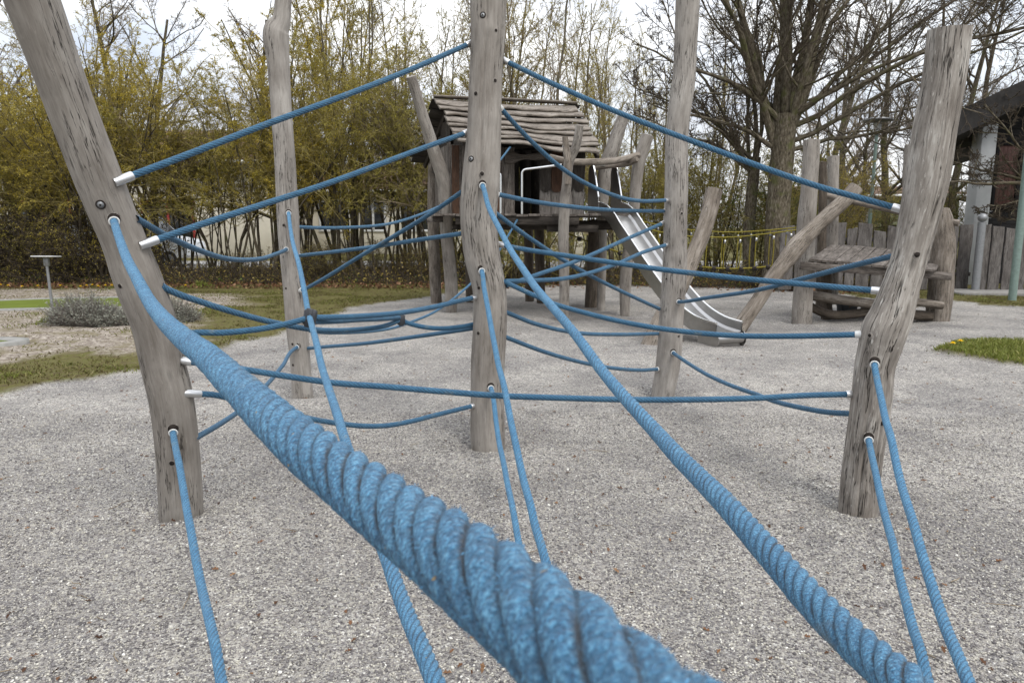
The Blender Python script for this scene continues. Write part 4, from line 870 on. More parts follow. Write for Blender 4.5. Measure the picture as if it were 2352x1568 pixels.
# ------------------------------------------------------------------ leaf helper
def leaves_add(mb, P, size, rng, up=.2, m=0, width=.55, droop=None):
    n = len(P); d = rng.normal(0, 1, (n, 3)); d[:, 2] = d[:, 2] * (1 - up) + up * 1.2; d = nrm(d)
    s = nrm(np.cross(d, rng.normal(0, 1, (n, 3)))); size = np.asarray(size)[:, None]; w = width
    V = np.stack([P, P + d * size * .5 + s * size * w * .5, P + d * size, P + d * size * .5 - s * size * w * .5], 1)
    mb.add(V.reshape(-1, 3), np.arange(4 * n).reshape(-1, 4), m=m)
def leaf_mat(name, stops, rough=.65, trans=.25, varied=False):
    m, t, b = mat(name, rough, spec=.25); r = N(t, 'ShaderNodeNewGeometry').outputs['Random Per Island']
    c = ramp(t, r, stops); oi = N(t, 'ShaderNodeObjectInfo').outputs['Random']; c = mix(t, 1., c, ramp(t, oi, [(0, (.72, .76, .8)), (.5, (1, 1, 1)), (1, (1.3, 1.22, 1.05))]), 'MULTIPLY') if varied else c
    t.links.new(c, b.inputs['Base Color'])
    tr = N(t, 'ShaderNodeBsdfTranslucent'); t.links.new(c, tr.inputs['Color']); ms = N(t, 'ShaderNodeMixShader'); ms.inputs[0].default_value = trans
    o = [n for n in t.nodes if n.type == 'OUTPUT_MATERIAL'][0]
    t.links.new(b.outputs[0], ms.inputs[1]); t.links.new(tr.outputs[0], ms.inputs[2]); t.links.new(ms.outputs[0], o.inputs[0]); return m
M['litter'] = leaf_mat('dead leaf', [(0, (.035, .017, .01)), (.4, (.09, .042, .02)), (.75, (.16, .08, .04)), (1, (.25, .15, .08))], .7, .1)
M['leaf_olive'] = leaf_mat('olive bud leaf', [(0, (.17, .145, .025)), (.4, (.30, .252, .04)), (.8, (.43, .365, .065)), (1, (.54, .48, .12))], .6, .4, varied=True)
M['leaf_yellow'] = leaf_mat('yellow bud leaf', [(0, (.22, .165, .015)), (.4, (.38, .29, .026)), (.8, (.50, .39, .045)), (1, (.58, .48, .10))], .6, .4, varied=True)
M['leaf_green'] = leaf_mat('green leaf', [(0, (.03, .05, .01)), (.5, (.07, .11, .018)), (1, (.16, .20, .035))], .6, .3, varied=True)
M['leaf_brown'] = leaf_mat('brownish bud leaf', [(0, (.16, .115, .03)), (.5, (.29, .215, .05)), (1, (.42, .34, .10))], .6, .3, varied=True)
M['lavender'] = leaf_mat('lavender leaf', [(0, (.14, .145, .115)), (.5, (.25, .255, .21)), (.85, (.35, .355, .30)), (1, (.25, .21, .15))], .8, .15)
M['grass'] = leaf_mat('grass blade', [(0, (.08, .06, .028)), (.4, (.125, .102, .036)), (.75, (.115, .115, .03)), (.92, (.14, .145, .035)), (1, (.24, .20, .10))], .6, .3)
M['grass_bright'] = leaf_mat('fresh grass blade', [(0, (.10, .115, .022)), (.5, (.15, .175, .032)), (.92, (.22, .235, .05)), (1, (.36, .31, .13))], .6, .3)
pot(1920, 1967, 643, 668, 11.75, 'grey plastic flower pot under the platform, first from the slanting log'); pot(1975, 2025, 645, 672, 11.8, 'grey plastic flower pot under the platform, beside the other and partly behind the cracked post')

# ------------------------------------------------------------------ yellow rope bridge
M['yellow'] = plain('yellow rope', (.20, .165, .025), .8, 0, .2, .3, 60, .002); M['ball'] = plain('dark rubber knot', (.03, .024, .02), .7, 0, .2, .2, 30)
br = empty('rope_bridge', (4, 13, 0), 'yellow rope bridge with hanging side ropes strung behind the leaning logs', 'rope bridge')
def byl(px, far): f = (px - 1300) / 535; return 13.6 - f * 1.5 + (.75 if far else 0)
tops = {}
for far, pts in ((0, [(1452, 515), (1500, 529), (1578, 542), (1640, 545), (1693, 544), (1760, 537), (1808, 531), (1834, 527)]), (1, [(1440, 500), (1500, 514), (1578, 527), (1640, 532), (1693, 533), (1760, 529), (1834, 522)])):
    P = catmull([WY(a, c, byl(a, far)) for a, c in pts], 60); mb = MB(); tube_add(mb, P, .0105, 8); mb.build('top_rope', M['yellow'], br); tops[far] = pts
foot = [(1306, 537), (1354, 556), (1425, 580), (1500, 600), (1560, 609), (1609, 613), (1693, 617), (1780, 610), (1835, 600)]
for far in (0, 1):
    P = catmull([WY(a, c, byl(a, far)) for a, c in foot], 60); mb = MB(); tube_add(mb, P, .014, 8); fr_ = mb.build('foot_rope', M['yellow'], br)
    if far == 0:
        for px in list(range(1330, 1830, 31)):
            y = np.interp(px, [q[0] for q in foot], [q[1] for q in foot]); c = WY(px, y + 2, byl(px, 0)); c2 = WY(px + 4, y + 1, byl(px, 1))
            mb = MB(); tube_add(mb, [c + (c - c2) * .06, c, c * .5 + c2 * .5 + [0, 0, -.02], c2], [.02, .045, .035, .04], 10); mb.build('tread', M['ball'], br)
for far, xs_ in ((0, [1395, 1440, 1490, 1516, 1548, 1593, 1625, 1666, 1701, 1738, 1778, 1818]), (1, [1480, 1512, 1588, 1661, 1696, 1726, 1770, 1808])):
    for px in xs_:
        if px < tops[far][0][0]: y0 = 530
        else: y0 = np.interp(px, [q[0] for q in tops[far]], [q[1] for q in tops[far]])
        y1 = np.interp(px - 5, [q[0] for q in foot], [q[1] for q in foot]); a = WY(px, y0, byl(px, far)); c = WY(px - 5, y1, byl(px, far))
        mb = MB(); tube_add(mb, catmull([a, a * .5 + c * .5 + rng.normal(0, .01, 3), c], 8), 0.009, 7); h_ = mb.build('hanger_rope', M['yellow'], br)
        d = nrm(c - a); mb = MB(); tube_add(mb, [a + d * .05, a + d * .055, a + d * .105, a + d * .11], [.012, .019, .019, .012], 8); mb.build('end_cap', M['alu'] if not far else M['galv'], h_)

# ------------------------------------------------------------------ picket fence, gate post, green pole, lamp
fence = empty('picket_fence', (9, 16.5, 0), 'weathered grey picket fence of uneven wide boards with a metal gate post behind the platform', 'fence')
def pickets(x0, x1, Y, mname, ytop, var):
    mb = MB(); x = x0
    while x < x1:
        w = rng.uniform(20, 36); a = PX(x + w / 2, Y + rng.uniform(-.02, .02), 1.); ww = w / FPX * Y * .93
        zt = zat(ytop + rng.uniform(-var, var), Y); z0 = .05
        n0 = mb.n; plank_add(mb, (a[0], a[1], z0), (a[0] + rng.uniform(-.01, .01), a[1], zt), ww, .028, (1, 0, 0), (0, -1, 0), rng, 8, .05)
        mb.v[-2][-6:, 2] += np.linspace(0, 1, 6) * rng.uniform(-.06, .06); mb.v[-1][6:, 2] = mb.v[-2][-6:, 2]
        x += w + rng.uniform(1, 3)
    for z in (.4, 1.2):
        beam_add(mb, PX(x0, Y + .06, z), PX(x1, Y + .06, z), .04, .09)
    return mb.build('picket_panel', M[mname], fence)
pickets(1790, 2228, 16.6, 'fence', 520, 9); pickets(2250, 2420, 16.2, 'fence', 522, 9)
c = PX(2239, 16.2, 0); mb = MB(); tube_add(mb, [(c[0], c[1], 0), (c[0], c[1], zat(510, 16.2))], .085, 16); gp_ = mb.build('gate_post', M['galv'], fence)
mb = MB(); th = np.linspace(-1.57, 1.57, 9); tube_add(mb, [(c[0], c[1], zat(500, 16.2) + .1 * math.sin(a)) for a in th], np.maximum(.1 * np.cos(th), .002), 16); mb.build('ball_cap', M['galv'], gp_)
c = PX(2380, 15.9, 0); mb = MB(); box_add(mb, c + [0, 0, .03], (2.0, 0, 0), (0, .55, 0), (0, 0, .05)); M['slab'] = plain('worn concrete slab', (.22, .21, .195), .9, 0, .2, .25, 6)
tag(mb.build('paving_slab', M['slab'], origin=c), 'long grey concrete slab in front of the gate boards', 'paving')
c = G(2324, 693); mb = MB(); tube_add(mb, [(c[0], c[1], -.05), (c[0], c[1], 6.5)], .073, 20)
o = mb.build('steel_pole', M['pole_green'], origin=c); tag(o, 'tall pale green painted steel pole standing in front of the gate', 'pole')
lamp_Y = 22.; c = PX(2006, lamp_Y, 3); c[2] = 0; lamp = empty('street_lamp', c, 'pale street lamp with a flat disc hood above a white cylinder, behind the picket fence', 'street lamp')
zc = zat(275, lamp_Y); mb = MB(); tube_add(mb, [(c[0], c[1], 0), (c[0], c[1], zat(308, lamp_Y))], [.06, .045], 14); mb.build('pole', M['pole_green'], lamp)
mb = MB(); tube_add(mb, [(c[0], c[1], zat(308, lamp_Y)), (c[0], c[1], zat(281, lamp_Y))], .11, 18); mb.build('light_cylinder', M['white'], lamp)
mb = MB(); tube_add(mb, [(c[0], c[1], zc + d) for d in (-.07, -.05, 0, .05, .07)], [.12, .40, .43, .2, .02], 26); mb.build('lamp_hood', M['galv'], lamp)

# ------------------------------------------------------------------ dark-roofed building at the right
bld = empty('timber_building', (15, 19, 0), 'black timber building with a thick dark roof, white corner column and red shuttered window', 'building')
M['black_timber'] = wood('black stained timber', (.008, .008, .009), (.018, .017, .018), (.035, .033, .033), .4); M['roofing'] = plain('dark roofing', (.022, .02, .019), .8, 0, .3, .4, 6, .01)
M['render'] = plain('white rendered column', (.44, .45, .45), .85, 0, .2, .07, 4); M['shutter'] = plain('brick red shutter', (.115, .058, .048), .7, 0, .3, .15, 10)
xa, xb = PX(2242, 18.2, 2.2)[0], PX(2276, 18.2, 2.2)[0]
mb = MB(); box_add(mb, ((xa + xb) / 2, 18.4, 2.0), ((xb - xa) / 2, 0, 0), (0, .2, 0), (0, 0, 2.0), bev=.01); mb.build('column', M['render'], bld)
mb = MB()
for k in range(26):
    z = .1 + k * .17; plank_add(mb, (xb - .02, 18.62 + .0, z), (xb + 9, 18.62, z), .165, .03, (0, 0, 1), (0, -1, 0), rng, 4, .01)
box_add(mb, (xb + 6.2, 20.6, 2.2), (4.5, 0, 0), nrm([xb, 18.7, 0]) * 1.9, (0, 0, 2.2)); mb.build('wall', M['black_timber'], bld)
xw, xv = PX(2289, 18.55, 2.8)[0], PX(2334, 18.55, 2.8)[0]; zw, zv = zat(470, 18.55), zat(335, 18.55)
mb = MB()
for k in range(5):
    x_ = xw + (k + .5) * (xv - xw) / 5; box_add(mb, (x_, 18.56, (zw + zv) / 2), ((xv - xw) / 10 * .985, 0, 0), (0, .02, 0), (0, 0, (zv - zw) / 2), bev=.004)
sh = mb.build('shutter', M['shutter'], bld)
mb = MB()
for x_, w_ in ((xw - .05, .04), (xv + .05, .04)): box_add(mb, (x_, 18.55, (zw + zv) / 2), (w_, 0, 0), (0, .05, 0), (0, 0, (zv - zw) / 2 + .08))
for z_ in (zw - .05, zv + .05): box_add(mb, ((xw + xv) / 2, 18.55, z_), ((xv - xw) / 2 + .01, 0, 0), (0, .045, 0), (0, 0, .04))
mb.build('frame', M['black_timber'], sh)
e0 = WY(2196, 285, 17.6); sl = np.array([(WY(2353, 213, 17.6) - e0)[0], 0, (WY(2353, 213, 17.6) - e0)[2]]); sl = sl / sl[0]
mb = MB()
ps = [e0 + sl * x + np.array([0, 0, .10 * (x / 6)**2]) for x in np.linspace(0, 7, 8)]; ys_ = [17.6, 26]; V = []
for p in ps:
    for y_ in ys_:
        for dz in (.30, -.30): V.append([p[0] * (y_ / 17.6), y_, p[2] + dz])
q = []
for k in range(7):
    a = 4 * k; bq = 4 * (k + 1); q += [[a, bq, bq + 2, a + 2], [a + 1, a + 3, bq + 3, bq + 1], [a, a + 1, bq + 1, bq], [a + 2, bq + 2, bq + 3, a + 3]]
q += [[0, 2, 3, 1], [28, 29, 31, 30]]; mb.add(V, q); mb.build('roof', M['roofing'], bld, smooth=False)

# ------------------------------------------------------------------ far buildings, road, van, minigolf
M['cream'] = plain('cream plaster', (.60, .56, .47), .9, 0, .2, .08, 2); M['rooftile'] = plain('brown roof tile', (.115, .07, .045), .85, 0, .2, .25, 3, .02); M['darkglass'] = plain('dark window glass', (.02, .022, .026), .15, 0, .6, .2, 1)
M['redframe'] = plain('red painted frame', (.30, .03, .03), .5, 0, .4, .1, 5)
def low_building(label, x0, x1, Y, y_eave, y_ridge, wins, mcol, cols, red=True):
    a, c = PX(x0, Y, 2), PX(x1, Y, 2); ze = zat(y_eave, Y); zr = zat(y_ridge, Y + 5); e = empty('low_building', ((a[0] + c[0]) / 2, Y, 0), label, 'building', 'low buildings beyond the hedge')
    mb = MB(); box_add(mb, ((a[0] + c[0]) / 2, Y + 4, ze / 2), ((c[0] - a[0]) / 2, 0, 0), (0, 4, 0), (0, 0, ze / 2)); mb.build('wall', M[mcol], e)
    mb = MB(); xm, hw = (a[0] + c[0]) / 2, (c[0] - a[0]) / 2 + .6
    V = []
    for x_ in (xm - hw, xm + hw): V += [[x_, Y - .7, ze - .15], [x_, Y - .7, ze + .05], [x_, Y + 5, zr], [x_, Y + 9.5, ze], [x_, Y + 5, zr - .2]]
    mb.add(V, [[0, 5, 6, 1], [1, 6, 7, 2], [2, 7, 8, 3], [3, 8, 9, 4], [4, 9, 5, 0], [0, 1, 2, 4], [9, 7, 6, 5]], t=[[2, 3, 4], [9, 8, 7]]); rf = mb.build('roof', M['rooftile'], e, smooth=False)
    mb = MB(); tube_add(mb, [(xm - hw, Y - .76, ze - .06), (xm + hw, Y - .76, ze - .06)], .08, 8); mb.build('gutter', M['white'], rf)
    for (wx0, wx1, wy0, wy1) in wins:
        p0, p1 = PX(wx0, Y, 2)[0], PX(wx1, Y, 2)[0]; z1, z0 = zat(wy0, Y), zat(wy1, Y)
        mb = MB(); box_add(mb, ((p0 + p1) / 2, Y - .01, (z0 + z1) / 2), ((p1 - p0) / 2, 0, 0), (0, .03, 0), (0, 0, (z1 - z0) / 2)); wn = mb.build('window', M['darkglass'], e)
        mb = MB(); nm = max(2, int((p1 - p0) / 1.1))
        for k in range(nm + 1): box_add(mb, (p0 + (p1 - p0) * k / nm, Y - .06, (z0 + z1) / 2), (.06, 0, 0), (0, .025, 0), (0, 0, (z1 - z0) / 2))
        for z_ in (z0, z1): box_add(mb, ((p0 + p1) / 2, Y - .055, z_), ((p1 - p0) / 2 + .08, 0, 0), (0, .025, 0), (0, 0, .06))
        mb.build('frame', M['redframe'] if red else M['white'], wn)
low_building('long cream plastered building with red framed windows seen through the left hedge', -700, 640, 34, 372, 300, [(-330, -150, 462, 560), (40, 165, 462, 560), (330, 445, 462, 560)], 'cream', 3)
low_building('low pale building with brown roof and white gutters beyond the hedge left of the playhouse', 690, 1340, 39, 438, 378, [(735, 800, 462, 530), (830, 885, 462, 530), (925, 985, 462, 530), (1010, 1040, 462, 530)], 'cream', 3, False)
M['greenwall'] = plain('pale green panel wall', (.16, .17, .10), .8, 0, .2, .15, 2)
low_building('far pale green building with white window frames behind the street lamp', 1880, 2200, 46, 448, 428, [(1905, 1935, 455, 475), (1950, 1990, 455, 475), (1905, 1935, 488, 508), (1960, 1990, 488, 508)], 'greenwall', 2, False)
# road beyond the hedge
mb = MB(); mb.add([[-60, 25.2, .06], [60, 25.2, .06], [60, 30.2, .06], [-60, 30.2, .06], [-60, 25.2, -.1], [60, 25.2, -.1], [60, 30.2, -.1], [-60, 30.2, -.1]], [[0, 1, 2, 3], [0, 4, 5, 1], [2, 6, 7, 3]])
tag(mb.build('road', plain('pale worn asphalt', (.30, .29, .275), .9, 0, .2, .15, 3), smooth=False), kind='structure')
# white van
M['carpaint'] = plain('silver white car paint', (.62, .64, .66), .3, .1, .5, .03, 3); M['tyre'] = plain('black tyre', (.02, .02, .02), .8, 0, .3, .2, 30)
Yv = 25.9; fx_ = PX(427, Yv, .5)[0]
van = empty('parked_van', (fx_ - 2.2, Yv + .9, 0), 'silver white van parked nose to the right beyond the hedge, partly behind the leaning post', 'van')
z0v = .1
vp = [(0, .35), (0, .62), (-.06, .82), (-.30, .93), (-.95, 1.05), (-1.55, 1.72), (-1.9, 1.84), (-4.3, 1.84), (-4.4, 1.7), (-4.42, .4), (-4.3, .3), (-.1, .28)]
mb = MB(); n_ = len(vp); fr = np.array([[fx_ + x, Yv, z0v + z] for x, z in vp]); inw = np.array([.0 if z < 1.06 else .12 for x, z in vp])
fr2 = fr + np.stack([0 * inw, inw, 0 * inw], -1); bk = fr + [0, 1.75, 0] - np.stack([0 * inw, inw, 0 * inw], -1); j = np.arange(n_); k = (j + 1) % n_
cf = fr2.mean(0); cb = bk.mean(0)
mb.add(np.vstack([fr2, bk, cf[None], cb[None]]), np.stack([j, n_ + j, n_ + k, k], -1), t=np.vstack([np.stack([j, k, np.full(n_, 2 * n_)], -1), np.stack([n_ + k, n_ + j, np.full(n_, 2 * n_ + 1)], -1)])); mb.build('body', M['carpaint'], van, smooth=False)
mb = MB(); mb.add([[fx_ - 1.05, Yv + .03, z0v + 1.08], [fx_ - 2.1, Yv + .0, z0v + 1.08], [fx_ - 2.1, Yv + .09, z0v + 1.70], [fx_ - 1.6, Yv + .09, z0v + 1.68]], [[0, 3, 2, 1]]); mb.build('side_window', M['darkglass'], van)
mb = MB(); mb.add([[fx_ - .93, Yv + .12, z0v + 1.07], [fx_ - 1.53, Yv + .22, z0v + 1.73], [fx_ - 1.53, Yv + 1.53, z0v + 1.73], [fx_ - .93, Yv + 1.63, z0v + 1.07]], [[0, 3, 2, 1]]); mb.build('windscreen', M['darkglass'], van)
mb = MB(); box_add(mb, (fx_ - .04, Yv + .18, z0v + .72), (.06, 0, 0), (0, .16, 0), (0, 0, .08), bev=.03); mb.build('headlight', M['white'], van)
for xw_ in (-.62, -3.5):
    mb = MB(); tube_add(mb, [(fx_ + xw_, Yv - .015, z0v + .21), (fx_ + xw_, Yv + .01, z0v + .21), (fx_ + xw_, Yv + .2, z0v + .21)], [.26, .31, .31], 24); w_ = mb.build('wheel', M['tyre'], van)
    mb = MB(); tube_add(mb, [(fx_ + xw_, Yv - .03, z0v + .21), (fx_ + xw_, Yv - .02, z0v + .21)], [.14, .19], 18); mb.build('rim', M['galv'], w_)
# minigolf green with kerb and score stand
felt = plain('green putting felt', (.10, .125, .02), .9, 0, .1, .12, 1.5); kerbm = plain('grey concrete kerb', (.24, .235, .22), .9, 0, .2, .15, 12)
def lane(name, label, poly, zt, kw, nseg=90):
    P2 = np.array(poly); c0 = catmull(np.column_stack([np.vstack([P2, P2[:1]]), np.zeros(len(P2) + 1)]), nseg + 1)[:-1, :2]; e = empty(name, (*c0.mean(0), 0), label, 'minigolf lane', 'minigolf lanes'); n_ = len(c0); cen = c0.mean(0)
    nr2 = nrm(np.stack([np.gradient(np.r_[c0[-1:, 1], c0[:, 1], c0[:1, 1]])[1:-1], -np.gradient(np.r_[c0[-1:, 0], c0[:, 0], c0[:1, 0]])[1:-1]], -1)); sg = np.sign(((c0 - cen) * nr2).sum()); nr2 = nr2 * sg
    inner = c0 - nr2 * kw
    def z_(p, z): return np.column_stack([p, np.full(len(p), z)])
    mb = MB(); mb.add(np.vstack([z_(c0, -.05), z_(c0, zt + .018), z_(inner, zt + .018), z_(inner, zt - .03)]), gridq(4, n_)); mb.build('kerb', kerbm, e)
    mb = MB(); mb.add(np.vstack([z_(inner, zt), [[*cen, zt + .005]]]), t=[[j, (j + 1) % n_, n_] if True else 0 for j in range(n_)]); mb.build('felt', felt, e)
lane('minigolf_lane', 'kidney shaped green minigolf surface with a low concrete rim below the hedge', GREEN, .012, .12)
lane('minigolf_lane', 'grey rimmed corner of a second minigolf lane beside the stony ground', gp([(-260, 788), (-60, 780), (40, 779), (68, 783), (40, 791), (-60, 799), (-260, 806)]), .015, .2)
c = G(121, 712); st_ = empty('score_stand', c, 'small white topped writing stand on a thin steel post beside the minigolf green', 'stand')
mb = MB(); tube_add(mb, [(c[0], c[1], -.05), (c[0] - .02, c[1], zat(608, c[1]))], .024, 12); mb.build('stand_post', M['galv'], st_)
zt = zat(589, c[1]); mb = MB(); box_add(mb, (c[0] - .02, c[1], zt), (.185, 0, 0), (0, .15, -.0075), (0, .0005, .011), bev=.004); mb.build('writing_board', M['white'], st_)
mb = MB(); beam_add(mb, (c[0] - .02, c[1], zt - .17), (c[0] - .02, c[1], zt - .02), .09, .06, (0, 1, 0)); mb.build('bracket', M['galv'], st_)
# ------------------------------------------------------------------ trees and shrubs
def bark_mat(name, dark, mid, light):
    m, t, b = mat(name, .9, spec=.15); v = attr(t, 'lc')
    f = noise(t, mapping(t, v, (1, 1, .35)), 26, 5, .65); c = ramp(t, f, [(.32, dark), (.5, mid), (.68, light)])
    g = noise(t, v, 3.5, 3); c = mix(t, ramp(t, g, [(.52, (0, 0, 0)), (.68, (.7,) * 3)]), c, (mid[0] * .8, mid[1] * 1.05, mid[2] * .45))
    t.links.new(c, b.inputs['Base Color']); bump(t, b, f, .02, .9); return m
M['bark'] = bark_mat('grey brown bark', (.05, .04, .028), (.12, .10, .07), (.22, .195, .15))
M['bark_dark'] = bark_mat('dark bark', (.028, .022, .015), (.068, .055, .038), (.125, .107, .078))
M['bark_big'] = bark_mat('mossy dark bark', (.035, .028, .019), (.10, .083, .058), (.19, .165, .125))
M['twig_dark'] = plain('dark twig', (.075, .06, .045), .9, 0, .1, .3, 8)
M['twig'] = plain('brown twig', (.21, .168, .118), .9, 0, .1, .35, 8)
M['twig_olive'] = plain('olive twig', (.235, .195, .078), .9, 0, .1, .35, 8)
M['twig_grey'] = plain('grey twig', (.19, .168, .15), .9, 0, .1, .3, 8)
def tubes_add(mb, P, Rd, sides, rng, m=0):
    P = np.asarray(P); Rd = np.asarray(Rd); mm, n, _ = P.shape
    T = nrm(np.gradient(P, axis=1)); ref = nrm(rng.normal(0, 1, (mm, 1, 3))); A = nrm(np.cross(T, ref)); B = np.cross(T, A)
    th = np.linspace(0, 2 * np.pi, sides, endpoint=False)
    V = P[:, :, None] + (A[:, :, None] * np.cos(th)[None, None, :, None] + B[:, :, None] * np.sin(th)[None, None, :, None]) * Rd[:, :, None, None]
    s = np.concatenate([np.zeros((mm, 1)), np.cumsum(np.linalg.norm(np.diff(P, axis=1), axis=2), 1)], 1) + rng.uniform(0, 9, (mm, 1))
    lc = np.stack(np.broadcast_arrays(np.cos(th)[None, None] * Rd[:, :, None], np.sin(th)[None, None] * Rd[:, :, None], s[:, :, None]), -1)
    q = gridq(n, sides)[None] + (np.arange(mm) * n * sides)[:, None, None]
    mb.add(V.reshape(-1, 3), q.reshape(-1, 4), lc=lc.reshape(-1, 3), m=m)
def kids(rng, P, Rd, n, t0, t1, ang, lf, npt, wander, up, rf, rmin, taper=.55, angj=.25, rtip=.35):
    """children of a batch of branches: P (m,k,3) -> (m*n, npt, 3)"""
    m_, k, _ = P.shape; t = rng.uniform(t0, t1, (m_, n)) if n > 1 else rng.uniform(t0, t1, (m_, 1))
    t = np.sort(t, 1); f = t * (k - 1); i = np.clip(f.astype(int), 0, k - 2); w = (f - i)[..., None]; idx = np.arange(m_)[:, None]
    p = P[idx, i] * (1 - w) + P[idx, i + 1] * w; d = nrm(P[idx, i + 1] - P[idx, i]); r = Rd[idx, i] * (1 - w[..., 0]) + Rd[idx, i + 1] * w[..., 0]
    pl = np.linalg.norm(np.diff(P, axis=1), axis=2).sum(1)[:, None]
    pr = rng.normal(0, 1, (m_, n, 3)); pr = nrm(pr - d * (pr * d).sum(-1, keepdims=True)); a = ang + rng.normal(0, angj, (m_, n, 1))
    dd = nrm(d * np.cos(a) + pr * np.sin(a)); ln = pl * lf * (1 - taper * t) * rng.uniform(.6, 1.15, (m_, n))
    p = p.reshape(-1, 3); dd = dd.reshape(-1, 3); ln = ln.reshape(-1); r = r.reshape(-1)
    out = [p]
    for s in range(npt - 1):
        dd = nrm(dd + rng.normal(0, wander, dd.shape) + np.array([0, 0, up])); p = p + dd * (ln / (npt - 1))[:, None]; out.append(p)
    P2 = np.stack(out, 1); r0 = np.maximum(r * rf, rmin); R2 = np.maximum(r0[:, None] * np.linspace(1, rtip, npt)[None], rmin * .8)
    return P2, R2
def stems(rng, n, h, r, spread, lean, npt, wander, up, base=.25, hj=.25):
    a = rng.uniform(0, 6.28, n); q = np.sqrt(rng.uniform(0, 1, n)); p = np.stack([base * q * np.cos(a), base * q * np.sin(a), np.full(n, -.12)], -1)
    a2 = a + rng.normal(0, .5, n); l_ = lean * rng.uniform(.3, 1.2, n) * (q if n > 1 else 1); d = nrm(np.stack([np.sin(l_) * np.cos(a2), np.sin(l_) * np.sin(a2), np.cos(l_)], -1))
    ln = h * rng.uniform(1 - hj, 1 + hj * .4, n); out = [p]
    for s in range(npt - 1): d = nrm(d + rng.normal(0, wander, d.shape) + np.array([0, 0, up])); p = p + d * (ln / (npt - 1))[:, None]; out.append(p)
    rr = r * rng.uniform(.6, 1.15, n)
    return np.stack(out, 1), rr[:, None] * np.linspace(1, .22, npt)[None]**1.0
def tree_proto(kind, seed):
    rng = np.random.default_rng(seed); tm, cm = MB(), MB()
    if kind == 'shrub':       # multi-stemmed olive shrub
        P, Rd = stems(rng, 9, 6.2, .042, 0, .33, 9, .10, .02, .45); B1 = kids(rng, P, Rd, 14, .36, .98, .8, .42, 5, .2, .03, .55, .009)
        B2 = kids(rng, *B1, 7, .15, 1, .8, .55, 4, .24, .0, .5, .0055); B3 = kids(rng, *B2, 5, .2, 1, .8, .6, 3, .22, .0, .6, .0042)
        tubes_add(tm, P, Rd, 7, rng); tubes_add(cm, *B1, 4, rng); tubes_add(cm, *B2, 3, rng); tubes_add(cm, *B3, 3, rng)
        lf = (B3, 9.5, .026)
    elif kind == 'tallshrub':
        P, Rd = stems(rng, 6, 8.6, .055, 0, .22, 10, .08, .03, .4); B1 = kids(rng, P, Rd, 14, .2, .98, .6, .30, 5, .14, .07, .5, .009)
        B2 = kids(rng, *B1, 6, .15, 1, .65, .55, 4, .2, .05, .5, .0055); B3 = kids(rng, *B2, 4, .2, 1, .7, .6, 3, .2, .0, .6, .0042)
        tubes_add(tm, P, Rd, 7, rng); tubes_add(cm, *B1, 4, rng); tubes_add(cm, *B2, 3, rng); tubes_add(cm, *B3, 3, rng)
        lf = (B3, 15, .028)
    elif kind == 'thin':      # slim tree, steep branches
        P, Rd = stems(rng, 2, 9.5, .085, 0, .12, 11, .05, .03, .15, .12); B1 = kids(rng, P, Rd, 20, .22, .97, .6, .34, 6, .12, .07, .45, .012)
        B2 = kids(rng, *B1, 7, .15, 1, .65, .5, 4, .18, .04, .5, .006); B3 = kids(rng, *B2, 4, .2, 1, .7, .6, 3, .2, .02, .6, .0045)
        tubes_add(tm, P, Rd, 8, rng); tubes_add(cm, *B1, 4, rng); tubes_add(cm, *B2, 3, rng); tubes_add(cm, *B3, 3, rng)
        lf = (B3, 5.5, .028)
    elif kind == 'bare':      # spreading bare tree
        P, Rd = stems(rng, 1, 9.5, .15, 0, .05, 11, .06, .03, .02, .05); B1 = kids(rng, P, Rd, 18, .2, .97, .85, .5, 7, .13, .05, .5, .018)
        B2 = kids(rng, *B1, 9, .15, 1, .7, .5, 5, .18, .02, .5, .008); B3 = kids(rng, *B2, 5, .2, 1, .7, .55, 4, .2, .0, .55, .0055); B4 = kids(rng, *B3, 3, .2, 1, .7, .6, 3, .2, .0, .6, .0045)
        tubes_add(tm, P, Rd, 10, rng); tubes_add(tm, *B1, 5, rng); tubes_add(cm, *B2, 3, rng); tubes_add(cm, *B3, 3, rng); tubes_add(cm, *B4, 3, rng)
        lf = (B4, .10, .05)
    elif kind == 'low':       # low bushy undergrowth shrub
        P, Rd = stems(rng, 12, 3.4, .024, 0, .45, 7, .12, .03, .5); B1 = kids(rng, P, Rd, 9, .1, .97, .7, .45, 4, .18, .04, .55, .007)
        B2 = kids(rng, *B1, 6, .15, 1, .7, .55, 4, .2, .02, .5, .005); B3 = kids(rng, *B2, 3, .2, 1, .7, .6, 3, .2, .0, .6, .004)
        tubes_add(tm, P, Rd, 6, rng); tubes_add(cm, *B1, 4, rng); tubes_add(cm, *B2, 3, rng); tubes_add(cm, *B3, 3, rng)
        lf = (B3, 7, .026)
    elif kind == 'tangle':    # low tangle of bare brown twigs
        P, Rd = stems(rng, 16, 2.3, .016, 0, .75, 7, .18, .0, .7); B1 = kids(rng, P, Rd, 10, .08, .97, .8, .5, 4, .22, .0, .6, .0065)
        B2 = kids(rng, *B1, 7, .15, 1, .8, .6, 4, .24, -.02, .6, .005); B3 = kids(rng, *B2, 3, .2, 1, .8, .6, 3, .2, .0, .6, .004)
        tubes_add(tm, P, Rd, 5, rng); tubes_add(cm, *B1, 4, rng); tubes_add(cm, *B2, 3, rng); tubes_add(cm, *B3, 3, rng)
        lf = (B3, 1.6, .034)
    B, per, size = lf; Pb = B[0]; n = int(len(Pb) * per); i = rng.integers(0, len(Pb), n); t = rng.uniform(0, 1, n)[:, None]
    k = Pb.shape[1] - 1; j = np.minimum((t[:, 0] * k).astype(int), k - 1); w = t * k - j[:, None]
    pos = Pb[i, j] * (1 - w) + Pb[i, j + 1] * w + rng.normal(0, .012, (n, 3))
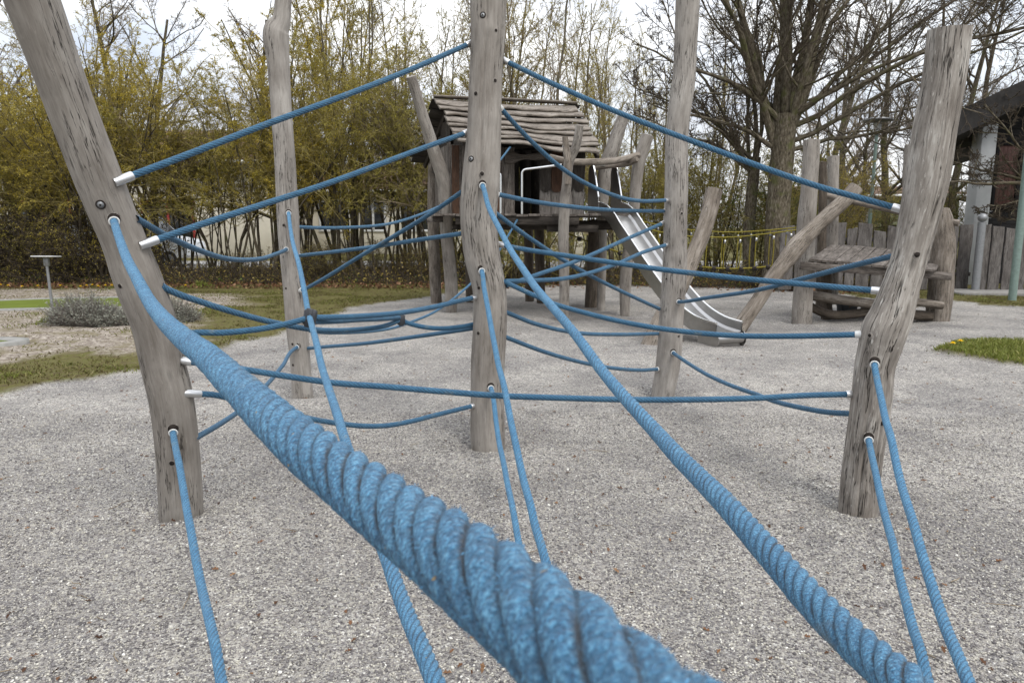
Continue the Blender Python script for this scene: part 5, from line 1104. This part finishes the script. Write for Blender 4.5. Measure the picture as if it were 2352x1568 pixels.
    return tm, cm, pos, size, rng
def proto(kind, seed, leafmat, barkmat='bark', twig='twig'):
    tm, cm, pos, size, rng = tree_proto(kind, seed)
    leaves_add(cm, pos, rng.uniform(.5, 1.3, len(pos)) * size, rng, up=.25, m=1, width=.85)
    root = empty({'shrub': 'hedge_shrub', 'tallshrub': 'tall_shrub', 'thin': 'slim_tree', 'bare': 'bare_tree', 'low': 'low_shrub', 'tangle': 'twig_thicket'}[kind], (0, 0, 0), 'x', 'x')
    tm.build('trunk', M[barkmat], root); cm.build('crown', [M[twig], M[leafmat]], root)
    return root
PROTO = {
    'o1': proto('shrub', 101, 'leaf_olive', 'bark_dark', 'twig_olive'), 'o2': proto('shrub', 102, 'leaf_olive', 'bark_dark', 'twig'), 'o3': proto('shrub', 103, 'leaf_brown', 'bark_dark', 'twig'),
    'y1': proto('tallshrub', 104, 'leaf_yellow', 'bark_dark', 'twig_olive'), 'y2': proto('shrub', 105, 'leaf_yellow', 'bark_dark', 'twig_olive'),
    't1': proto('thin', 106, 'leaf_olive', 'bark', 'twig_olive'), 't2': proto('thin', 107, 'leaf_olive', 'bark', 'twig'), 'b1': proto('bare', 108, 'leaf_brown', 'bark', 'twig_grey'), 'b2': proto('bare', 109, 'leaf_brown', 'bark_dark', 'twig'),
    'k1': proto('tangle', 112, 'leaf_brown', 'bark_dark', 'twig_dark'), 'k2': proto('tangle', 113, 'leaf_olive', 'bark_dark', 'twig_dark'), 'l1': proto('low', 110, 'leaf_olive', 'bark_dark', 'twig_olive'), 'l2': proto('low', 111, 'leaf_green', 'bark_dark', 'twig_olive')}
for r_ in PROTO.values(): r_.location = (0, 0, -500)
used = set()
def plant(key, px, Y, sc, rot, label, cat, group, sz=None):
    src = PROTO[key]
    x = PX(px, Y, 1.5)[0]; z = float(gz(x, Y)) if Y < 30 else 0
    if key in used:
        o = src.copy(); COL.objects.link(o)
        for ch in list(src.children):
            c_ = ch.copy(); COL.objects.link(c_); c_.parent = o
    else: o = src; used.add(key)
    o.location = (x, Y, z); o.rotation_euler = (0, 0, rot); o.scale = (sc, sc, sz or sc)
    o['label'] = label; o['category'] = cat; o['group'] = group
    return o
rg = np.random.default_rng(77)
GH = 'shrubs of the hedge behind the playground'
def where(px):
    if px < 330: return 'behind the minigolf green'
    if px < 640: return 'left of the shouldered post'
    return 'right of the shouldered post'
for i, px in enumerate(np.arange(-230, 1150, 78)):
    k = ['o1', 'o2', 'o3', 'o2', 'o1'][i % 5]
    if 560 < px < 830: k = ['y2', 'y1', 'y2', 'y2'][i % 4]
    if 200 < px < 330: k = 'y2'
    pxx = px + rg.uniform(-18, 18); col = {'y': 'yellow budding', 'o': 'olive budding'}[k[0]]; big = {'y1': 'tall ', 'y2': '', 'o1': '', 'o2': '', 'o3': 'brownish '}[k]
    sc_ = rg.uniform(.86, 1.06) * (.9 if 380 < px < 560 else 1)
    plant(k, pxx, rg.uniform(19.2, 20.6), sc_, rg.uniform(0, 6.3), f"{big}{col} shrub in the hedge's front row {where(px)}", 'shrub', GH)
for i, px in enumerate(np.arange(-260, 1180, 118)):
    if 300 < px < 610: continue
    k = ['o2', 't1', 'o1', 'o3', 't2', 'o2'][i % 6]
    if 600 < px < 820: k = 'y1'
    col = {'y': 'tall yellow shrub', 'o': 'olive twiggy shrub', 't': 'slim budding tree'}[k[0]]
    sc_ = rg.uniform(.78, 1.0)
    plant(k, px + rg.uniform(-25, 25), rg.uniform(22, 24), sc_, rg.uniform(0, 6.3), f"{col} in the hedge's back row {where(px)}", 'tree' if k[0] == 't' else 'shrub', GH if k[0] != 't' else 'slim trees in the hedge')
for i, (px, Y, k, s_, lab) in enumerate([(60, 24.5, 'b1', 1.0, 'bare tree rising above the shrubs at the left border of the photo'), (250, 23.5, 'b2', .95, 'bare dark tree rising above the shrubs beside the top of the leaning post'), (360, 24.2, 'b1', .88, 'bare grey tree with thin upright branches against the sky gap left of the shouldered post'),
                                     (150, 26.5, 't1', 1.1, 'slim far tree rising left of the leaning post top'), (820, 26, 't2', 1.05, 'slim far tree above the topmost rope, right of the yellow shrubs'), (640, 25.2, 'b2', .9, 'bare dark tree behind the yellow shrub, just behind the shouldered post'), (760, 24.6, 't1', 1.05, 'slim tree rising out of the yellow shrubs right of the shouldered post'), (930, 22.5, 't2', .95, 'slim olive tree above the leaning log of the playhouse'), (1010, 23.5, 't1', .92, 'slim olive tree left of the playhouse roof ridge')]):
    plant(k, px, Y, s_, rg.uniform(0, 6.3), lab, 'tree', 'trees above the hedge')
for px, Y, k, s_, lab in [(1100, 22.5, 't2', .86, 'slim budding tree behind the middle post and the left end of the roof'), (1185, 20.5, 't1', .95, 'slim budding tree whose trunk stands over the middle of the playhouse roof'), (1262, 19.8, 't2', 1.05, 'thicker budding tree with a forked trunk over the right half of the playhouse roof'), (1345, 23, 't1', .78, 'thin budding tree seen between roof end and fork log'),
                          (1410, 24.5, 't2', .74, 'small sparse tree above the thick log behind the slide'), (1480, 22.0, 't1', .70, 'small sparse tree just left of the slide post'), (1560, 24.0, 't2', .72, 'small sparse tree hidden mostly by the slide post'), (1225, 24.5, 't2', 1.0, 'slim tree standing between the two trunks above the playhouse roof'), (1310, 26, 't1', 1.05, 'slim far tree above the right end of the playhouse roof'), (1385, 27, 't1', .95, 'slim far tree rising just left of the thick log behind the slide'), (1450, 27, 't2', .9, 'slim far tree above the leaning stilt right of the slide hoop'), (1525, 27.5, 't1', .9, 'slim far tree touching the left edge of the slide post'), (1640, 26, 't2', 1.1, 'slim far tree right of the upper slide post'), (1140, 25, 't1', 1.05, 'slim far tree just right of the upper middle post'), (1625, 22.2, 't1', .66, 'small olive tree right of the slide post and over the curved leaning log')]:
    plant(k, px, Y, s_, rg.uniform(0, 6.3), lab, 'tree', 'slim trees behind the playhouse')
BEH = []
for i, px in enumerate([1095, 1175, 1280, 1390, 1475, 1570, 1650, 1745, 1830, 1880]):
    k = ['l1', 'l2', 'l1', 'o2', 'l1', 'o1'][i % 6]
    loc = 'behind the playhouse stilts' if px < 1420 else 'behind the slide and the yellow rope bridge'
    s_ = rg.uniform(.85, 1.1) if k[0] == 'l' else rg.uniform(.55, .68)
    plant(k, px + rg.uniform(-15, 15), rg.uniform(18.4, 20.2), s_, rg.uniform(0, 6.3), f'{"low leafy green" if k == "l2" else "tangled olive" if k[0] == "l" else "taller olive"} shrub {loc}', 'shrub', 'shrubs behind the playhouse and slide')
for i, px in enumerate([1450, 1560, 1660, 1760, 1860]):
    plant(['o1', 'o2', 'o3'][i % 3], px, rg.uniform(21.5, 23.5), rg.uniform(.5, .64), rg.uniform(0, 6.3), 'olive shrub in the thicket beyond the yellow rope bridge', 'shrub', 'thicket beyond the rope bridge')
for px, Y, k, s_, lab in [(1880, 31, 'b1', 1.1, 'bare tree behind the highest log of the plank platform'), (1935, 34, 'b2', 1.2, 'dark bare tree left of the street lamp'), (1968, 25.5, 'b2', .62, 'small dark bare tree leaning beside the lamp pole'), (2045, 26.5, 'b1', 1.0, 'pale barked bare tree just right of the street lamp'), (2110, 33, 'b2', 1.2, 'bare tree behind the upper part of the cracked post'),
                          (2185, 29, 'b1', 1.1, 'bare tree seen between cracked post and dark roof'), (2255, 31, 'b2', 1.2, 'tall bare tree rising behind the dark roof'), (2370, 30, 'b1', 1.2, 'bare tree over the right border of the photo')]:
    plant(k, px, Y, s_, rg.uniform(0, 6.3), lab, 'tree', 'bare trees on the right')
for i, px in enumerate([1900, 1960, 2020, 2085, 2150, 2215]):
    plant(['l1', 'o3', 'l2'][i % 3], px, rg.uniform(24, 30), rg.uniform(.75, .9) if i % 3 != 1 else .5, rg.uniform(0, 6.3), 'olive shrub showing above the picket fence', 'shrub', 'shrubs beyond the picket fence')

for i, px in enumerate([-190, -120, -60, -5, 40, 85, 130, 165, 205, 245, 285, 520, 575, 700, 745, 800, 850, 900, 950, 1000, 1050]):
    plant(['k1', 'k2'][i % 2], px + rg.uniform(-12, 12), rg.uniform(18.9, 20.2), rg.uniform(.8, 1.15) * (.45 if 500 < px < 1060 else 1), rg.uniform(0, 6.3), f'low brown twig thicket at the hedge foot {where(px)}', 'shrub', 'twig thickets at the hedge foot')
ORD = 'first second third fourth fifth sixth seventh eighth ninth tenth eleventh twelfth thirteenth'.split()
same = {}
for o in bpy.data.objects:
    if o.parent is None and o.get('group') and o.location.z > -100 and o.get('category') in ('shrub', 'tree'): same.setdefault(o['label'], []).append(o)
for lab_, os_ in same.items():
    if len(os_) > 1:
        os_.sort(key=lambda q: q.location.x / q.location.y)
        for i, q in enumerate(os_): q['label'] = ORD[i] + ' ' + lab_ + ', counted rightwards'
# the big bare tree and its slimmer neighbour
def big_tree(px, Y, r, fork, h, seed, nl, label, name='old_tree', low_limbs=()):
    rng = np.random.default_rng(seed); c = PX(px, Y, 1.5); c[2] = 0; e = empty(name, (c[0], c[1], 0), label, 'tree', 'large bare trees by the rope bridge')
    tp = catmull(np.array([[0, 0, -.15], [.02, 0, .4], [.0, .03, fork * .5], [.05, 0, fork]]) + np.array([c[0], c[1], 0]), 26); rad = np.interp(np.linspace(0, 1, 26), [0, .05, .15, 1], [r * 1.5, r * 1.25, r * 1.05, r * .92])
    tm, cm = MB(), MB(); log_add(tm, tp, rad, seg=40, step=.08, rough=.05, seed=seed, cracks=0, m=0)
    P, Rd = [], []
    for k in range(nl):
        a = 6.28 * k / nl + rng.uniform(-.3, .3); l_ = rng.uniform(.08, .36); d = np.array([math.sin(l_) * math.cos(a), math.sin(l_) * math.sin(a), math.cos(l_)]); p = tp[-2 - int(rng.uniform(0, 7))] + d * [r * .5, r * .5, 0]; pts = [p - d * r * .4]; ln = (h - fork) * rng.uniform(.8, 1.1)
        for s in range(9): d = nrm(d + rng.normal(0, .11, 3) + [0, 0, .045]); pts.append(pts[-1] + d * ln / 9)
        P.append(pts); Rd.append(r * rng.uniform(.30, .48) * np.linspace(1, .2, 10))
    for (zf, az, el, ln, rf) in low_limbs:
        d = np.array([math.cos(az) * math.cos(el), math.sin(az) * math.cos(el), math.sin(el)]); p = tp[int(zf * 25)]; pts = [p]
        for s in range(9): d = nrm(d + rng.normal(0, .12, 3) + [0, 0, -.01 + .03 * (s > 4)]); pts.append(pts[-1] + d * ln / 9)
        P.append(pts); Rd.append(r * rf * np.linspace(1, .2, 10))
    P = np.array(P); Rd = np.array(Rd); tubes_add(tm, P, Rd, 12, rng)
    B1 = kids(rng, P, Rd, 12, .12, .97, .7, .40, 7, .15, .05, .42, .012); B2 = kids(rng, *B1, 9, .15, 1, .7, .5, 5, .2, .02, .45, .007); B3 = kids(rng, *B2, 6, .2, 1, .7, .55, 4, .2, 0, .55, .0052); B4 = kids(rng, *B3, 2, .2, 1, .7, .6, 3, .2, 0, .6, .0042)
    tubes_add(tm, *B1, 6, rng); tubes_add(cm, *B2, 4, rng); tubes_add(cm, *B3, 3, rng); tubes_add(cm, *B4, 3, rng)
    tm.build('trunk', M['bark_big'], e); cm.build('crown', M['twig_dark'], e); return e
big_tree(1786, 17.4, .29, 4.1, 11.5, 201, 9, 'large bare tree with a thick mossy trunk forking above the rope bridge', low_limbs=[(.80, .15, .22, 5.5, .2), (.86, -.1, .33, 6.2, .22), (.93, -.3, .45, 6.8, .24), (.97, .2, .58, 7.2, .22), (.99, .05, .40, 7.5, .22), (.99, -.5, .7, 6.0, .2), (.8, 3.0, .45, 3.5, .22), (.95, 3.3, .6, 4.2, .25)])
big_tree(1722, 18.2, .15, 3.2, 9.5, 202, 4, 'slimmer dark bare tree just left of the large mossy one', low_limbs=[(.9, 3.2, .5, 3.6, .35), (.97, 2.9, .75, 4, .35), (.95, 3.6, .55, 3.8, .3)])
big_tree(2420, 17.0, .12, 2.5, 6.5, 203, 4, 'lichen covered twiggy tree reaching over the white column of the timber building', name='lichen_tree', low_limbs=[(.98, 3.15, .25, 3.2, .5), (.93, 3.0, .18, 2.6, .4), (.99, 3.3, .5, 3.0, .4), (.8, 3.3, .0, 2.0, .3), (.75, 2.9, -.1, 1.8, .3)])

# ------------------------------------------------------------------ undergrowth, litter, grass, flowers
rng = np.random.default_rng(303)
mb = MB(); n = 15000
x = rng.uniform(-17.5, 9.2, n); y = 18.4 + rng.uniform(0, 1, n)**1.3 * 4.2 - np.clip((x - 1.) * .22, 0, 1.2); d = rng.normal(0, .6, (n, 3)); d[:, 2] = np.abs(d[:, 2]) * .8 + .45; d = nrm(d)
p = np.stack([x, y, np.zeros(n)], -1); out = [p]; ln = rng.uniform(.15, .8, n) * (.6 + .6 * vnoise(x * .8, y * .8, 4))
for s in range(3): d = nrm(d + rng.normal(0, .28, d.shape) - [0, 0, .08]); out.append(out[-1] + d * (ln / 3)[:, None])
P = np.stack(out, 1); tubes_add(mb, P, np.tile(np.array([.006, .005, .0045, .004]), (n, 1)), 3, rng)
i = rng.integers(0, n, 26000); t = rng.uniform(.2, 1, 26000)[:, None]; j = np.minimum((t[:, 0] * 3).astype(int), 2); w = t * 3 - j[:, None]
leaves_add(mb, P[i, j] * (1 - w) + P[i, j + 1] * w, rng.uniform(.03, .07, len(i)), rng, m=1)
i = rng.integers(0, n, 7000); leaves_add(mb, P[i, 1] + rng.normal(0, .05, (7000, 3)), rng.uniform(.03, .08, 7000), rng, m=2)
tag(mb.build('undergrowth', [M['twig_dark'], M['leaf_brown'], M['leaf_green']]), 'tangled low brown undergrowth along the foot of the hedge', kind='stuff')
mb = MB(); n = 15000; x = rng.uniform(-15, 9, n); y = 17.0 + rng.uniform(0, 1, n) * 3.4 - np.clip((x - 1.) * .2, 0, 1.2); k = sdist(x, y, GRAVEL) < rng.uniform(0, 1, n)**3 * 1.6 * (x > -2); x = x[k]; y = y[k]
leaves_add(mb, np.stack([x, y, gz(x, y) + .012], -1), rng.uniform(.05, .11, len(x)), rng, up=-.6 + .6, width=.6)
for (n, smin, smax, yr) in ((820, .014, .04, (1.7, 9)), (260, .03, .06, (6, 15))):
    y = rng.uniform(*yr, n); x = rng.uniform(-1, 1, n) * y * .8; k = sdist(x, y, GRAVEL) > 0; x, y = x[k], y[k]; n = len(x)
    d = rng.normal(0, 1, (n, 3)); d[:, 2] *= .18; d = nrm(d); s = nrm(np.cross(d, [0, 0, 1.]) + rng.normal(0, .2, (n, 3))); L_ = rng.uniform(smin, smax, n)[:, None]; c0 = np.stack([x, y, gz(x, y) + .006], -1)
    prof = [(0, 0), (.25, .2), (.45, .13), (.6, .28), (.8, .1), (1, 0)]; up = np.stack([c0 + d * L_ * a + s * L_ * b_ + np.array([0, 0, .006]) * (b_ > .15) for a, b_ in prof], 1); dn = np.stack([c0 + d * L_ * a - s * L_ * b_ * .9 + np.array([0, 0, .004]) * (b_ > .15) for a, b_ in prof], 1)
    V = np.concatenate([up, dn], 1); q = np.array([[i_, 6 + i_, 7 + i_, 1 + i_] for i_ in range(5)]); mb.add(V.reshape(-1, 3), (q[None] + 12 * np.arange(n)[:, None, None]).reshape(-1, 4))
tag(mb.build('leaf_litter', M['litter'], smooth=False), 'small dead brown leaves scattered over gravel and under the hedge', kind='stuff')
mb = MB(); n = 130; y = rng.uniform(1.8, 10, n); x = rng.uniform(-1, 1, n) * y * .78; a = rng.uniform(0, 3.14, n); L_ = rng.uniform(.03, .14, n)
P = np.stack([np.stack([x + np.cos(a) * L_ * (t - .5) + rng.normal(0, .004, n), y + np.sin(a) * L_ * (t - .5) + rng.normal(0, .004, n), gz(x, y) + .006 + .004 * t], -1) for t in (0, .33, .66, 1)], 1)
tubes_add(mb, P, np.tile(np.array([.0022, .002, .0018, .001]), (n, 1)), 4, rng); tag(mb.build('twig_litter', M['twig']), 'thin dry twigs lying on the gravel', kind='stuff')
def blades(x, y, h, lean, m, mb, wid=.006):
    n = len(x); a = rng.uniform(0, 6.28, n); b_ = rng.uniform(0, 6.28, n); z = gz(x, y) - .005; c0 = np.stack([x, y, z], -1); s = np.stack([np.cos(a), np.sin(a), 0 * a], -1) * (wid * rng.uniform(.6, 1.3, n))[:, None]
    l_ = np.stack([np.cos(b_), np.sin(b_), 0 * a], -1) * (h * lean * rng.uniform(.2, 1.3, n))[:, None]; up = np.stack([0 * h, 0 * h, h], -1)
    mid = c0 + up * .55 + l_ * .35; tip = c0 + up * .95 + l_
    V = np.stack([c0 - s, c0 + s, mid + s * .8, mid - s * .8, tip], 1); k = 5 * np.arange(n)[:, None]
    mb.add(V.reshape(-1, 3), k + np.array([[0, 1, 2, 3]]), k + np.array([[3, 2, 4]]), m=m)
mb = MB(); n = 420000; x = rng.uniform(-13, 11, n); y = rng.uniform(5, 20.5, n); g, s_, i_ = masks(x, y); cl = fbm(x * 2.2, y * 2.2, 31); cl2 = vnoise(x * .7, y * .7, 8)
in_green = sdist(x, y, GREEN) > -.1
pr = (1 - g) * np.clip((cl - .38) * 4.5, .05, 1) * (1 - s_ * .88) * (1 - i_) * np.where(in_green, 0, 1); k = rng.uniform(size=n) < pr
x, y, cl = x[k], y[k], cl[k]; blades(x, y, rng.uniform(.012, .042, len(x)) * (.55 + cl), 1.3, 0, mb, .007)
sel = (cl > .66) ; xs2, ys2 = x[sel], y[sel]; r2 = rng.normal(0, .05, (2, len(xs2))); blades(xs2 + r2[0], ys2 + r2[1], rng.uniform(.02, .055, len(xs2)), 1., 1, mb)
n = 26000; px_ = [p[0] for p in ISLAND]; py_ = [p[1] for p in ISLAND]; x = rng.uniform(min(px_) - .3, max(px_) + .3, n); y = rng.uniform(min(py_) - .3, max(py_) + .3, n); k = masks(x, y)[2] > rng.uniform(.2, .9, n); blades(x[k], y[k], rng.uniform(.02, .065, k.sum()), .9, 1, mb, .005)
tag(mb.build('grass', [M['grass'], M['grass_bright']], smooth=False), 'short patchy spring grass and moss around the gravel', kind='stuff')
# fresh green weed tuft below the hedge
for px, py, lab, r_ in ((462, 660, 'bright green weed tuft below the hedge right of the leaning post', .32), (122, 745, 'small bright weed tuft at the foot of the lavender bush', .22)):
    c = G(px, py); mb = MB(); n = 900; a = rng.uniform(0, 6.28, n); q = r_ * np.sqrt(rng.uniform(size=n)); x = c[0] + q * np.cos(a); y = c[1] + q * np.sin(a); blades(x, y, rng.uniform(.06, .2, n) * (1.15 - q / r_), .6, 0, mb, .012)
    tag(mb.build('weed_tuft', M['grass_bright'], origin=c, smooth=False), lab, 'weed', 'bright weed tufts')
# lavender
def lavender(px, py, w, h, label, seed):
    rng_ = np.random.default_rng(seed); c = G(px, py); e = empty('lavender_bush', c, label, 'bush', 'lavender bushes'); n = int(1500 * w); a = rng_.uniform(0, 6.28, n); q = np.sqrt(rng_.uniform(size=n)); x = c[0] + w / 2 * q * np.cos(a); y = c[1] + .28 * q * np.sin(a)
    hh = h * (1 - .35 * q**2) * (.35 + 1.0 * vnoise(x * 5.5, y * 5.5, seed)) * rng_.uniform(.7, 1.15, n); d = np.stack([(x - c[0]) / w * .9, (y - c[1]) * .8 - .1, np.ones(n)], -1) + rng_.normal(0, .38, (n, 3)); d = nrm(d); p0 = np.stack([x, y, np.full(n, -.01)], -1)
    P = np.stack([p0 + d * (hh * t)[:, None] + np.array([0, 0, -.03]) * t * t for t in (0, .5, 1)], 1); mb = MB(); tubes_add(mb, P, np.tile(np.array([.005, .004, .002]), (n, 1)), 3, rng_); mb.build('stem', M['twig_grey'], e)
    m_ = n * 9; i = rng_.integers(0, n, m_); t = rng_.uniform(.25, 1.05, m_)[:, None]; pos = P[i, 0] * (1 - t) + P[i, 2] * t; mb = MB(); leaves_add(mb, pos, rng_.uniform(.025, .055, m_), rng_, up=.55, width=.22); mb.build('foliage', M['lavender'], e)
lavender(212, 748, 1.12, .52, 'wide grey green lavender bush in front of the minigolf green', 1); lavender(405, 738, .55, .36, 'small grey green lavender bush peeking out behind the leaning post', 2)
# dandelions
M['dandelion'] = plain('dandelion yellow', (.75, .52, .01), .7, 0, .2, .1, 80)
def dandelion(c, s): 
    mb = MB(); V = [[0, 0, 0]]; q = []; e = empty('dandelion', c, 'x', 'flower'); h = .05 * s
    mb = MB(); tube_add(mb, [c, c + [0, 0, h]], .003, 5); mb.build('stem', M['leaf_green'], e); mb = MB()
    for ring, (r, z, nn) in enumerate(((.024, .004, 14), (.017, .012, 11), (.009, .017, 7))):
        for k in range(nn):
            a = 6.28 * k / nn + ring * .3; dr = np.array([math.cos(a), math.sin(a), 0]); sd_ = np.array([-math.sin(a), math.cos(a), 0]); o = c + [0, 0, h]
            mb.add([o, o + (dr * r * .7 + sd_ * r * .22) * s + [0, 0, z * s * .8], o + dr * r * s + [0, 0, z * s], o + (dr * r * .7 - sd_ * r * .22) * s + [0, 0, z * s * .8]], [[0, 1, 2, 3]])
    mb.build('flower_head', M['dandelion'], e, smooth=False); return e
for pts, lab in (([(3, 663), (20, 664), (88, 665), (186, 665), (200, 663), (213, 662), (227, 665), (243, 664), (258, 665), (285, 664), (302, 663), (366, 662), (380, 665), (427, 664), (52, 666), (140, 664)], 'yellow dandelion flower in the strip between minigolf green and hedge'), ([(490, 777), (500, 779)], 'yellow dandelion flower at the gravel border beside the leaning post'), ([(2186, 812), (2203, 807)], 'yellow dandelion flower on the grass island right of the cracked post')):
    for px, py in pts:
        c = G(px, py + 4); c[2] = float(gz(c[0], c[1])) + .02; e = dandelion(c, 1.7 if py < 700 else 1.5); e['label'] = lab; e['group'] = 'dandelions'
for o in bpy.data.objects:
    if '_o' in o.keys(): del o['_o']
